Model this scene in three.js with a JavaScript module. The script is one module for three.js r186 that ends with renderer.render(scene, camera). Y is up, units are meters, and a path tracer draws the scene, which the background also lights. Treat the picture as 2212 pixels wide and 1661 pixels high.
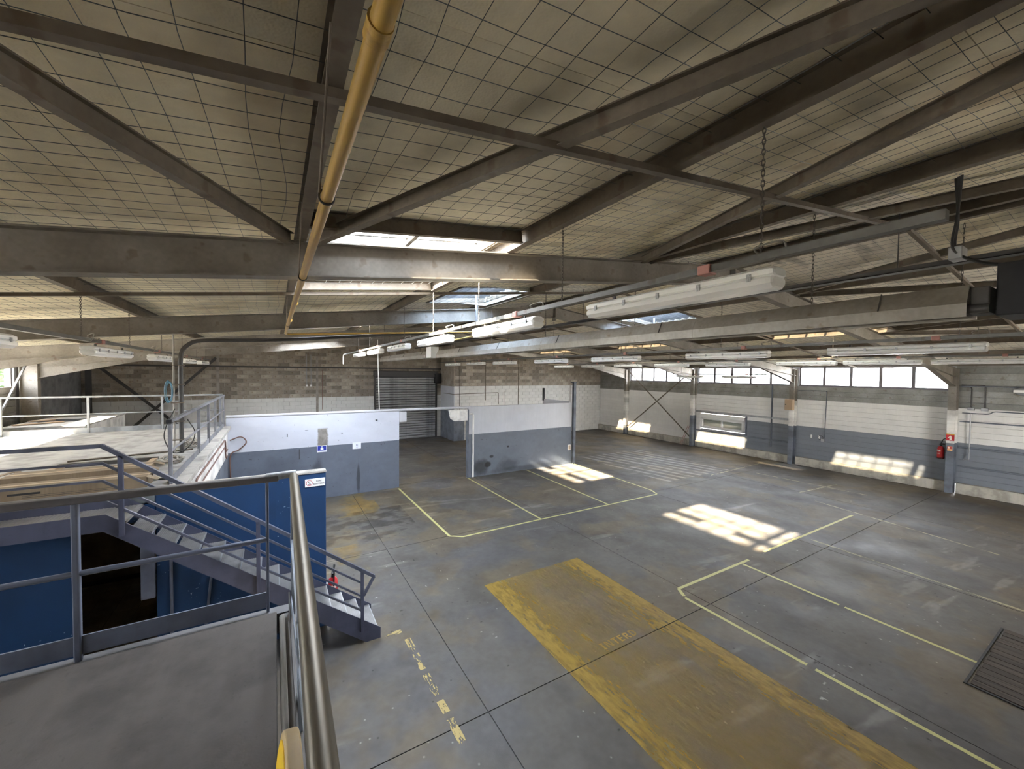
import * as THREE from 'three';
import { mergeGeometries } from 'three/addons/utils/BufferGeometryUtils.js';
import { RoundedBoxGeometry } from 'three/addons/geometries/RoundedBoxGeometry.js';

// ---------------------------------------------------------------- camera, sky, sun, exposure
// Building axes: x across the hall, y up, z = depth along the side walls (three's -z). All helpers take (x, y, depth).
const scene = new THREE.Scene();
const W = (x, y, z) => new THREE.Vector3(x, y, -z);
const EYE = 4.03;
const camera = new THREE.PerspectiveCamera(2 * Math.atan(830.5 / 854.9) * 180 / Math.PI, 2212 / 1661, 0.05, 400);
camera.position.copy(W(0, EYE, 0));
camera.up.copy(W(0.006752, 0.99952, 0.030238));
camera.lookAt(W(0.513871, EYE - 0.029409, 0.857363));

const renderer = new THREE.WebGLRenderer({ antialias: true });
renderer.toneMapping = THREE.LinearToneMapping;
renderer.toneMappingExposure = 10.4;
renderer.shadowMap.enabled = true;

{ // hazy bright morning sky, white near the horizon and pale blue overhead
  const w = 64, h = 64, d = new Float32Array(w * h * 4);
  for (let j = 0; j < h; j++) {
    const el = Math.max(0, (j + 0.5) / h - 0.5) * 2, k = Math.pow(el, 0.6);
    for (let i = 0; i < w; i++) d.set([1.04 - 0.30 * k, 1.03 - 0.22 * k, 1.03 - 0.10 * k, 1], (j * w + i) * 4);
  }
  const t = new THREE.DataTexture(d, w, h, THREE.RGBAFormat, THREE.FloatType);
  t.mapping = THREE.EquirectangularReflectionMapping; t.magFilter = THREE.LinearFilter; t.needsUpdate = true;
  scene.background = t; scene.backgroundIntensity = 4.0;
}
const sun = new THREE.DirectionalLight(new THREE.Color().setRGB(1, 0.85, 0.64), 18);
sun.position.copy(W(8 - 9.2 * 5, 5.4 * 5, 9 - 1.15 * 5)); sun.target.position.copy(W(8, 0, 9));
sun.castShadow = true; sun.shadow.radius = 2.0; sun.shadow.mapSize.set(4096, 4096);
Object.assign(sun.shadow.camera, { left: -24, right: 24, top: 24, bottom: -24, near: 1, far: 110 });
scene.add(sun, sun.target);

// ---------------------------------------------------------------- helpers
let seed = 7; const rnd = () => (seed = (seed * 16807) % 2147483647) / 2147483647;
const rr = (a, b) => a + (b - a) * rnd();
const used = {};
function numbered(n) { const k = used[n] = (used[n] ?? -1) + 1; return k ? `${n}_${String(k).padStart(3, '0')}` : n; }
const off = new WeakMap(); off.set(scene, new THREE.Vector3());
function tag(o, label, category, group, kind) {
  o.userData.label = label; if (category) o.userData.category = category; if (group) o.userData.group = group; if (kind) o.userData.kind = kind; return o;
}
function thing(name, label, category, base = [0, 0, 0], group, kind) {
  const g = new THREE.Group(); g.name = numbered(name); g.position.copy(W(...base)); off.set(g, g.position.clone()); scene.add(g);
  return tag(g, label, category, group, kind);
}
const struct = (name, label, category, base) => thing(name, label, category, base, null, 'structure');
function part(parent, name, geo, mat, label) {
  if (Array.isArray(geo)) geo = merge(geo);
  const o = off.get(parent); geo.translate(-o.x, -o.y, -o.z);
  const m = new THREE.Mesh(geo, mat); m.name = name; off.set(m, o); if (label) m.userData.label = label; parent.add(m); return m;
}
function single(name, label, category, geo, mat, group, kind) {
  if (Array.isArray(geo)) geo = merge(geo);
  geo.computeBoundingBox(); const b = geo.boundingBox, c = new THREE.Vector3((b.min.x + b.max.x) / 2, b.min.y, (b.min.z + b.max.z) / 2);
  geo.translate(-c.x, -c.y, -c.z); const m = new THREE.Mesh(geo, mat); m.name = numbered(name); m.position.copy(c); off.set(m, c); scene.add(m);
  return tag(m, label, category, group, kind);
}
function copyTo(proto, pos, label, group) {
  const c = proto.clone(); c.name = numbered(proto.name.replace(/_\d{3}$/, '')); c.position.copy(pos); c.userData = { ...proto.userData, label }; if (group) c.userData.group = group;
  scene.add(c); return c;
}
const nonIdx = g => g.index ? g.toNonIndexed() : g;
function merge(list) {
  list = list.map(nonIdx).map(g => { for (const k of Object.keys(g.attributes)) if (!['position', 'normal', 'uv'].includes(k)) g.deleteAttribute(k); g.morphAttributes = {}; return g; });
  return list.length === 1 ? list[0] : mergeGeometries(list);
}
function metric(g) { // uv in metres from the position, by the way each face points (axis aligned things)
  const p = g.attributes.position, n = g.attributes.normal, u = g.attributes.uv;
  for (let i = 0; i < p.count; i++) {
    const ax = Math.abs(n.getX(i)), ay = Math.abs(n.getY(i)), az = Math.abs(n.getZ(i));
    if (ay >= ax && ay >= az) u.setXY(i, p.getX(i), -p.getZ(i)); else if (ax >= az) u.setXY(i, -p.getZ(i), p.getY(i)); else u.setXY(i, p.getX(i), p.getY(i));
  }
  return g;
}
const bx = (x0, x1, y0, y1, z0, z1) => metric(new THREE.BoxGeometry(x1 - x0, y1 - y0, z1 - z0).translate((x0 + x1) / 2, (y0 + y1) / 2, -(z0 + z1) / 2));
const rbx = (x0, x1, y0, y1, z0, z1, r = 0.006, s = 1) => metric(new RoundedBoxGeometry(x1 - x0, y1 - y0, z1 - z0, s, r).translate((x0 + x1) / 2, (y0 + y1) / 2, -(z0 + z1) / 2));
function basis(g, p, q, upv = new THREE.Vector3(0, 1, 0)) { // local x along p->q, local y towards up, origin at the middle
  const ax = q.clone().sub(p).normalize(), side = ax.clone().cross(upv).normalize(), up = side.clone().cross(ax).normalize();
  g.applyMatrix4(new THREE.Matrix4().makeBasis(ax, up, side).setPosition(p.clone().add(q).multiplyScalar(0.5))); return g;
}
const UPZ = new THREE.Vector3(0, 0, 1);
const upFor = (p, q) => Math.abs(q.clone().sub(p).normalize().y) > 0.95 ? UPZ : undefined;
function bar(p, q, w, h, dy = 0) { const L = p.distanceTo(q); return basis(metric(new THREE.BoxGeometry(L, h, w)).translate(0, dy, 0), p, q, upFor(p, q)); }
function ibeam(p, q, h, b, tf = 0.012, tw = 0.009, up) { // p, q: middle of the bottom flange's underside
  const L = p.distanceTo(q), f = y => metric(new THREE.BoxGeometry(L, tf, b)).translate(0, y, 0);
  return basis(merge([f(tf / 2), f(h - tf / 2), metric(new THREE.BoxGeometry(L, h - 2 * tf, tw)).translate(0, h / 2, 0)]), p, q, up || upFor(p, q));
}
function cyl(p, q, r, seg = 10, r2 = r) {
  const L = p.distanceTo(q), g = new THREE.CylinderGeometry(r2, r, L, seg); g.rotateZ(-Math.PI / 2); return basis(g, p, q, upFor(p, q));
}
function tube(pts, r, seg = 6, n, tension = 0.5) { const c = new THREE.CatmullRomCurve3(pts, false, 'catmullrom', tension); return new THREE.TubeGeometry(c, n || pts.length * 6, r, seg); }
function pipe(pts, r, seg = 6, bend = 0.08) { // straight runs with rounded corners
  const c = new THREE.CurvePath();
  let a = pts[0];
  for (let i = 1; i < pts.length; i++) {
    const p = pts[i];
    if (i === pts.length - 1) { c.add(new THREE.LineCurve3(a, p)); break; }
    const d0 = p.clone().sub(pts[i - 1]).normalize(), d1 = pts[i + 1].clone().sub(p).normalize(), b0 = p.clone().addScaledVector(d0, -bend), b1 = p.clone().addScaledVector(d1, bend);
    c.add(new THREE.LineCurve3(a, b0)); c.add(new THREE.QuadraticBezierCurve3(b0, p, b1)); a = b1;
  }
  const out = [];
  for (const k of c.curves) out.push(new THREE.TubeGeometry(k, k.isLineCurve3 ? 1 : 5, r, seg));
  return merge(out);
}
function prism(outline, depth) { return new THREE.ExtrudeGeometry(new THREE.Shape(outline.map(p => new THREE.Vector2(...p))), { depth, bevelEnabled: false }); }
const ordinals = ['nearest', 'second', 'third', 'fourth', 'fifth', 'sixth', 'seventh', 'eighth', 'ninth', 'tenth', 'eleventh', 'twelfth', 'thirteenth', 'fourteenth'];

// ---------------------------------------------------------------- noise and textures
const P = new Uint8Array(4096); for (let i = 0; i < 4096; i++) P[i] = rnd() * 256;
const hash = (x, y) => P[(x * 73 + y * 1013 + ((x * y) & 255)) & 4095] / 255;
function vn(x, y, px = 1e6, py = px) {
  const xi = Math.floor(x), yi = Math.floor(y), fx = x - xi, fy = y - yi, sx = fx * fx * (3 - 2 * fx), sy = fy * fy * (3 - 2 * fy);
  const m = (a, b) => ((a % b) + b) % b, x0 = m(xi, px), x1 = m(xi + 1, px), y0 = m(yi, py), y1 = m(yi + 1, py);
  const a = hash(x0, y0), b = hash(x1, y0), c = hash(x0, y1), d = hash(x1, y1);
  return (a + (b - a) * sx) * (1 - sy) + (c + (d - c) * sx) * sy;
}
function fbm(x, y, o = 4, px = 1e6, py = px) { let s = 0, a = 0.5, t = 0; for (let i = 0; i < o; i++) { s += a * vn(x, y, px, py); t += a; a *= 0.55; x = x * 2 + 17; y = y * 2 + 31; px *= 2; py *= 2; } return s / t; }
const sstep = (a, b, x) => { const t = Math.min(1, Math.max(0, (x - a) / (b - a))); return t * t * (3 - 2 * t); };
function dataTex(w, h, fn, srgb = true) {
  const d = new Uint8Array(w * h * 4);
  for (let j = 0; j < h; j++) for (let i = 0; i < w; i++) { const c = fn((i + 0.5) / w, (j + 0.5) / h); const k = (j * w + i) * 4; d[k] = Math.max(0, Math.min(255, c[0])); d[k + 1] = Math.max(0, Math.min(255, c[1])); d[k + 2] = Math.max(0, Math.min(255, c[2])); d[k + 3] = 255; }
  const t = new THREE.DataTexture(d, w, h); t.wrapS = t.wrapT = THREE.RepeatWrapping; t.magFilter = THREE.LinearFilter; t.minFilter = THREE.LinearMipmapLinearFilter; t.generateMipmaps = true;
  if (srgb) t.colorSpace = THREE.SRGBColorSpace; t.needsUpdate = true; return t;
}
const tiled = (t, m, my = m) => { t.repeat.set(1 / m, 1 / my); return t; };
function canvasTex(w, h, draw) {
  const c = document.createElement('canvas'); c.width = w; c.height = h; draw(c.getContext('2d'), w, h);
  const t = new THREE.CanvasTexture(c); t.colorSpace = THREE.SRGBColorSpace; return t;
}
const g3 = v => [v, v, v];
const grime = tiled(dataTex(512, 512, (u, v) => { const n = fbm(u * 8, v * 8, 5, 8), s = fbm(u * 40, v * 5, 3, 40, 5), k = vn(u * 128, v * 128, 128) > 0.93 ? 14 : 0; return g3(255 - 48 * sstep(0.35, 0.8, n) - 20 * s - k); }), 2.2);
const clean = tiled(dataTex(512, 512, (u, v) => g3(255 - 14 * fbm(u * 8, v * 8, 4, 8) - 8 * fbm(u * 50, v * 6, 3, 50, 6) - (vn(u * 100, v * 100, 100) > 0.985 ? 24 : 0))), 2.6);
const dusty = tiled(dataTex(512, 512, (u, v) => { const n = fbm(u * 6, v * 6, 5, 6), s = fbm(u * 60, v * 60, 2, 60), r = sstep(0.68, 0.8, fbm(u * 12 + 5, v * 12, 4, 12)); return [255 - 52 * n - 24 * s - 26 * r, 253 - 56 * n - 24 * s - 36 * r, 249 - 62 * n - 24 * s - 44 * r]; }), 1.6);
const fineBump = tiled(dataTex(256, 256, (u, v) => g3(255 * (0.6 * fbm(u * 16, v * 16, 3, 16) + 0.4 * vn(u * 128, v * 128, 128))), false), 0.8);
const MAP = (c, o = {}) => new THREE.MeshStandardMaterial({ color: new THREE.Color().setRGB(...c), roughness: 0.75, metalness: 0, map: grime, ...o });
const FLAT = (c, o = {}) => new THREE.MeshStandardMaterial({ color: new THREE.Color().setRGB(...c), roughness: 0.6, metalness: 0, ...o });

const M = {
  frame: MAP([0.27, 0.255, 0.232], { map: dusty, roughness: 0.6 }),
  purlin: MAP([0.185, 0.158, 0.126], { map: dusty, roughness: 0.65 }),
  brace: MAP([0.215, 0.19, 0.158], { map: dusty, roughness: 0.6 }),
  darkSteel: FLAT([0.05, 0.048, 0.047], { roughness: 0.55 }),
  galv: MAP([0.42, 0.43, 0.44], { roughness: 0.42, metalness: 0.55 }),
  greyPaint: MAP([0.125, 0.145, 0.18], { roughness: 0.5 }),
  railPaint: MAP([0.13, 0.15, 0.205], { roughness: 0.42 }),
  stairRail: MAP([0.085, 0.095, 0.135], { roughness: 0.42 }),
  stairPaint: MAP([0.065, 0.072, 0.115], { roughness: 0.45 }),
  whitePaint: MAP([0.84, 0.83, 0.79], { roughness: 0.6 }),
  wallGrey: MAP([0.165, 0.187, 0.225], { roughness: 0.5 }),
  lilac: MAP([0.54, 0.555, 0.595], { map: clean, roughness: 0.6 }),
  concrete: MAP([0.47, 0.45, 0.41], { bumpMap: fineBump, bumpScale: 0.003, roughness: 0.9 }),
  plinth: MAP([0.50, 0.47, 0.40], { bumpMap: fineBump, bumpScale: 0.004, roughness: 0.92 }),
  platform: MAP([0.092, 0.081, 0.073], { bumpMap: fineBump, bumpScale: 0.0015, roughness: 0.85 }),
  mezz: MAP([0.42, 0.415, 0.40], { bumpMap: fineBump, bumpScale: 0.003, roughness: 0.85 }),
  yellowPipe: MAP([0.56, 0.36, 0.075], { map: dusty, roughness: 0.45 }),
  black: FLAT([0.012, 0.012, 0.014], { roughness: 0.6 }),
  blackBox: MAP([0.018, 0.019, 0.026], { roughness: 0.65 }),
  rubber: FLAT([0.02, 0.02, 0.02], { roughness: 0.7 }),
  hood: MAP([0.38, 0.365, 0.34], { map: dusty, roughness: 0.5, metalness: 0.25 }),
  whitePlastic: FLAT([0.74, 0.74, 0.72], { roughness: 0.4 }),
  lampBody: FLAT([0.72, 0.72, 0.69], { roughness: 0.35 }),
  lampTube: FLAT([0.86, 0.86, 0.84], { roughness: 0.25 }),
  diffuser: new THREE.MeshPhysicalMaterial({ color: new THREE.Color().setRGB(0.93, 0.93, 0.91), transmission: 0.42, thickness: 0, roughness: 0.25, ior: 1.5 }),
  hazyGlass: new THREE.MeshPhysicalMaterial({ color: new THREE.Color().setRGB(0.42, 0.41, 0.38), transmission: 1, thickness: 0, roughness: 0, ior: 1.45 }),
  glass: new THREE.MeshPhysicalMaterial({ color: new THREE.Color().setRGB(0.97, 0.985, 1), transmission: 1, thickness: 0, roughness: 0, ior: 1.45 }),
  redBox: FLAT([0.40, 0.19, 0.16], { roughness: 0.6 }),
  red: FLAT([0.50, 0.018, 0.025], { roughness: 0.3 }),
  copper: FLAT([0.15, 0.075, 0.055], { roughness: 0.5 }),
  cable: FLAT([0.30, 0.28, 0.24], { roughness: 0.7 }),
  tan: FLAT([0.40, 0.29, 0.19], { roughness: 0.6 }),
  tread: MAP([0.26, 0.255, 0.25], { roughness: 0.5, metalness: 0.3 }),
  tile: MAP([0.42, 0.34, 0.22], { roughness: 0.45 }),
  tarmac: MAP([0.50, 0.48, 0.44], { roughness: 0.95 }),
  railSteel: MAP([0.17, 0.175, 0.172], { map: dusty, roughness: 0.45, metalness: 0.4 }),
  wire: FLAT([0.11, 0.125, 0.13], { roughness: 0.5, metalness: 0.4 }),
  chain: FLAT([0.13, 0.115, 0.10], { roughness: 0.6, metalness: 0.4 }),
};

// ---------------------------------------------------------------- layout numbers
const RIDGE = 6.65, SLOPE = 0.113, XL = -7.0, XR = 20.4, ZB = -6.2, ZF = 23.6, ZF2 = 21.5;
const yb = x => 5.56 - SLOPE * Math.abs(x - RIDGE);            // underside of the rafters
const roofY = x => yb(x) + 0.46;                                // underside of the insulation
const FRAMES = [-6.1, -1.1, 3.9, 8.85, 13.85, 18.8];
const PURL = [-6.2, -4.05, -1.9, 0.2, 2.25, 4.5, 6.5, 6.8, 8.8, 11.0, 13.1, 15.25, 17.4, 19.5];
const STRIPS = [-7.15, -6.2, -4.05, -1.9, 0.2, 2.25, 4.5, RIDGE, 8.8, 11.0, 13.1, 15.25, 17.4, 19.5, 20.65];
const SKY = [ // roof lights: x0, x1, z0, z1, kind
  [0.28, 2.17, 3.55, 6.3, 'glass'], [0.28, 2.17, 9.95, 12.65, 'glass'], [0.28, 2.17, 15.9, 18.68, 'glass'],
  [11.08, 13.02, 3.55, 6.3, 'glass'], [11.08, 13.02, 9.95, 12.65, 'glass'], [11.08, 13.02, 15.9, 18.68, 'glass'],
  [2.95, 4.42, 6.75, 8.7, 'vent'], [8.9, 10.5, 6.75, 8.7, 'vent'],
];

// ---------------------------------------------------------------- floor
const FX0 = -7.6, FX1 = 21.0, FZ0 = -6.6, FZ1 = 24.2;
const floorMap = dataTex(1792, 1792, (u, v) => {
  const x = FX0 + u * (FX1 - FX0), z = FZ0 + v * (FZ1 - FZ0);
  const n = fbm(x * 0.45, z * 0.45, 5), m = fbm(x * 2.1 + 9, z * 2.1, 4), f = fbm(x * 14, z * 14, 3), sk = fbm(x * 0.9 + z * 0.25, z * 4.5 + x * 0.4, 4);
  let r = 0, k = 75 + 23 * (n - 0.5) + 18 * (m - 0.5) + 13 * (f - 0.5);
  const w = sstep(0.5, 0.62, fbm(x * 0.8 + 40, z * 0.8, 5)); r = 6 * w;          // brown dust lying in patches
  const blue = sstep(0.52, 0.66, fbm(x * 0.6 + 70, z * 0.6 + 3, 5));
  // wax and chalk wear in scuffed bands
  const sc = sstep(0.62, 0.8, sk) * sstep(0.45, 0.65, fbm(x * 0.35 + 3, z * 0.5 + 8, 3)); k += 26 * sc;
  const oil = sstep(0.66, 0.80, fbm(x * 1.3 + 21, z * 1.3 + 60, 4)); k -= 9 * oil;
  if (vn(x * 22, z * 22) > 0.975 && vn(x * 1.7, z * 1.7) > 0.5) k += 70;          // plaster crumbs and chips
  if (vn(x * 19 + 5, z * 19) > 0.983) k -= 45;
  // faded white striping beside the right-hand bays
  if (x > 12.6 && x < 16.6 && z > 9.6 && z < 14.6) { const s = Math.abs(((x * 0.9 + 0.18 * z) % 0.42) - 0.21); k += 46 * sstep(0.09, 0.06, s) * sstep(0.2, 0.45, fbm(x * 4, z * 1.5, 3)); }
  // old ochre paint left by the blue wall
  let ochre = 0; if (x > 0.85 && x < 2.9 && z > 7.9 && z < 13.7) ochre = (x < 1.65 + 0.25 * (z > 11) * 4 ? 1 : 0) * sstep(0.42, 0.6, fbm(x * 1.5 + 7, z * 1.3, 4)) * ((z > 8.3 && z < 9.7) || z > 11.6 ? 1 : 0.25) * (0.35 + 0.65 * fbm(x * 11, z * 11, 3));
  const dk = (x > 0.85 && x < 3.2 && z > 9.7 && z < 11.9) ? 36 * sstep(0.4, 0.65, fbm(x * 3, z * 5, 4)) : 0; k -= dk * 0.8;
  return [k + 5 + r * 1.5 - 3 * blue + ochre * 26, k + 1 + r * 0.6 - 1.5 * blue + ochre * 10, k - 5 - r * 1.0 + 3 * blue - ochre * 30];
});
floorMap.repeat.set(1 / (FX1 - FX0), 1 / (FZ1 - FZ0)); floorMap.offset.set(-FX0 / (FX1 - FX0), -FZ0 / (FZ1 - FZ0));
M.floor = new THREE.MeshStandardMaterial({ map: floorMap, roughness: 0.42, bumpMap: fineBump, bumpScale: 0.0012 });
M.floor.roughnessMap = tiled(dataTex(256, 256, (u, v) => g3(150 + 105 * fbm(u * 6, v * 6, 5, 6)), false), 3.1);
M.floor.roughness = 0.8;
const floor = struct('floor', 'worn grey concrete slab floor of the empty hall', 'floor', [0, 0, 0]);
{
  const xs = [-7.3, -2.3, 2.15, 6.55, 11.0, 15.6, 20.8], zs = [-6.5, -0.95, 4.06, 9.04, 14.05, 19.0, 24.0], g = 0.013;
  part(floor, 'subfloor', bx(-7.3, 20.8, -0.3, -0.012, -6.5, 24.0), M.black);
  for (let i = 0; i + 1 < xs.length; i++) for (let j = 0; j + 1 < zs.length; j++) part(floor, 'slab', bx(xs[i] + g / 2, xs[i + 1] - g / 2, -0.012, 0, zs[j] + g / 2, zs[j + 1] - g / 2), M.floor);
}
// painted zone: solid worn yellow, thickest along its long edges
const YZ = [3.36, 5.66, -0.2, 6.58];
function zoneTex(alpha) {
  return canvasTex(768, 2048, (c, w, h) => {
    const img = c.createImageData(w, h);
    for (let j = 0; j < h; j++) for (let i = 0; i < w; i++) {
      const u = i / w, v = 1 - j / h, x = YZ[0] + u * (YZ[1] - YZ[0]), z = YZ[2] + v * (YZ[3] - YZ[2]), k = (j * w + i) * 4;
      const e = Math.min(x - YZ[0], YZ[1] - x), st = fbm(x * 7 + z * 0.8, z * 0.9, 4), fi = fbm(x * 30, z * 9, 3), mac = fbm(x * 0.9 + 11, z * 0.5, 3);
      let a = 0.40 + 0.46 * sstep(0.7, 0.02, e) * (0.4 + mac) + 0.62 * (st - 0.5) + 0.42 * (fi - 0.5) - 0.06 * sstep(0.5, 1.0, e);
      a = Math.max(0.06, Math.min(0.9, a)) * sstep(0, 0.02, e);
      if (alpha) { const q = 255 * a; img.data[k] = img.data[k + 1] = img.data[k + 2] = q; } else { const d = 24 * (fi - 0.5); img.data[k] = 136 + d; img.data[k + 1] = 110 + d; img.data[k + 2] = 38 + d * 0.5; }
      img.data[k + 3] = 255;
    }
    c.putImageData(img, 0, 0);
    c.save(); c.translate(w * (4.1 - YZ[0]) / (YZ[1] - YZ[0]), h * (1 - (4.14 - YZ[2]) / (YZ[3] - YZ[2]))); c.scale(1, 0.92);
    c.font = 'bold 62px sans-serif'; c.textBaseline = 'alphabetic';
    const ltr = 'INTERD'; let x = 0; for (let i = 0; i < ltr.length; i++) { const s = alpha ? [175, 160, 190, 215, 230, 180][i] : 0; c.fillStyle = alpha ? `rgb(${s},${s},${s})` : 'rgb(152,126,66)'; c.fillText(ltr[i], x, 0); x += c.measureText(ltr[i]).width + 3; }
    c.restore();
  });
}
{
  const map = zoneTex(false), am = zoneTex(true); am.colorSpace = THREE.NoColorSpace;
  const m = new THREE.MeshStandardMaterial({ map, alphaMap: am, transparent: true, roughness: 0.6 });
  for (const [z0, z1] of [[YZ[2], 4.0525], [4.0675, YZ[3]]]) {
    const g = new THREE.PlaneGeometry(YZ[1] - YZ[0], z1 - z0).rotateX(-Math.PI / 2).translate((YZ[0] + YZ[1]) / 2, 0.0012, -(z0 + z1) / 2), p = g.attributes.position;
    for (let i = 0; i < p.count; i++) g.attributes.uv.setXY(i, (p.getX(i) - YZ[0]) / (YZ[1] - YZ[0]), (-p.getZ(i) - YZ[2]) / (YZ[3] - YZ[2]));
    part(floor, 'painted_zone', g, m, 'worn solid yellow painted zone');
  }
}
// painted lines: thin strips of paint, worn through in places
{
  const lineA = dataTex(1024, 64, (u, v) => { const n = fbm(u * 60, v * 4, 4, 60, 4), f = fbm(u * 200, v * 16, 2, 200, 16), e = Math.min(v, 1 - v); return g3(255 * sstep(0.24, 0.34, 0.62 * n + 0.3 * f + 0.1 * sstep(0, 0.25, e))); }, false);
  const old = dataTex(1024, 64, (u, v) => { const n = fbm(u * 40, v * 3, 4, 40, 3), f = fbm(u * 150, v * 12, 2, 150, 12); return g3(255 * sstep(0.44, 0.5, 0.65 * n + 0.35 * f)); }, false);
  const ml = new THREE.MeshStandardMaterial({ color: new THREE.Color().setRGB(0.44, 0.41, 0.165), alphaMap: lineA, transparent: true, roughness: 0.6 });
  const mo = new THREE.MeshStandardMaterial({ color: new THREE.Color().setRGB(0.36, 0.335, 0.2), alphaMap: old, transparent: true, roughness: 0.65 });
  const mt = new THREE.MeshStandardMaterial({ color: new THREE.Color().setRGB(0.36, 0.27, 0.1), alphaMap: old, transparent: true, roughness: 0.65 });
  const strip = (x0, z0, x1, z1, w, m, lift = 0.0022) => {
    const p = W(x0, lift, z0), q = W(x1, lift, z1), d = q.clone().sub(p), L = d.length(); d.normalize(); const s = new THREE.Vector3(d.z, 0, -d.x).multiplyScalar(w / 2), o = rnd();
    const A = p.clone().add(s), B = q.clone().add(s), C = q.clone().sub(s), D = p.clone().sub(s), g = new THREE.BufferGeometry();
    g.setAttribute('position', new THREE.Float32BufferAttribute([A, C, B, A, D, C].flatMap(k => [k.x, k.y, k.z]), 3));
    g.setAttribute('normal', new THREE.Float32BufferAttribute([0, 1, 0, 0, 1, 0, 0, 1, 0, 0, 1, 0, 0, 1, 0, 0, 1, 0], 3));
    const U = L / 6; g.setAttribute('uv', new THREE.Float32BufferAttribute([o, 0, o + U, 1, o + U, 0, o, 0, o, 1, o + U, 1], 2));
    part(floor, 'painted_line', g, m);
  };
  const t = 0.062;
  for (const [a, b, c, d] of [[3.64, 13.62, 3.66, 9.04], [3.655, 9.04, 3.93, 8.83], [3.92, 8.83, 6.0, 8.84], [6.02, 8.84, 10.98, 8.79], [6.29, 13.8, 6.28, 8.87], [8.94, 13.72, 8.8, 8.86],
    [11.42, 13.78, 11.2, 9.2], [11.2, 9.2, 11.0, 8.8], [6.49, 4.66, 8.85, 4.64], [9.55, 4.68, 11.5, 4.66], [11.5, 4.66, 14.35, 4.65], [6.49, 4.66, 6.36, 4.45], [6.33, 4.41, 6.34, 2.5], [6.34, 2.4, 6.37, 0.2], [6.37, 0.1, 6.38, -0.9], [8.54, 4.6, 8.5, 2.9], [8.5, 2.82, 8.49, 1.3]]) strip(a, b, c, d, t, ml);
  for (const [a, b, c, d] of [[11.3, 4.45, 11.08, 1.2], [14.9, 5.8, 14.1, 1.9], [17.0, 8.7, 17.2, 5.2], [19.2, 9.6, 15.0, 9.4], [15.5, 6.5, 17.9, 6.3], [12.6, 13.4, 16.6, 12.6]]) strip(a, b, c, d, 0.06, mo);
  for (const [a, b, c, d] of [[1.42, 6.03, 1.66, 6.05], [1.69, 5.82, 1.7, 5.5], [1.7, 5.45, 1.7, 5.1], [1.7, 5.0, 1.71, 4.6], [1.71, 4.5, 1.72, 4.3], [1.72, 4.2, 1.73, 3.85]]) strip(a, b, c, d, 0.09, mt);
}

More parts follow.
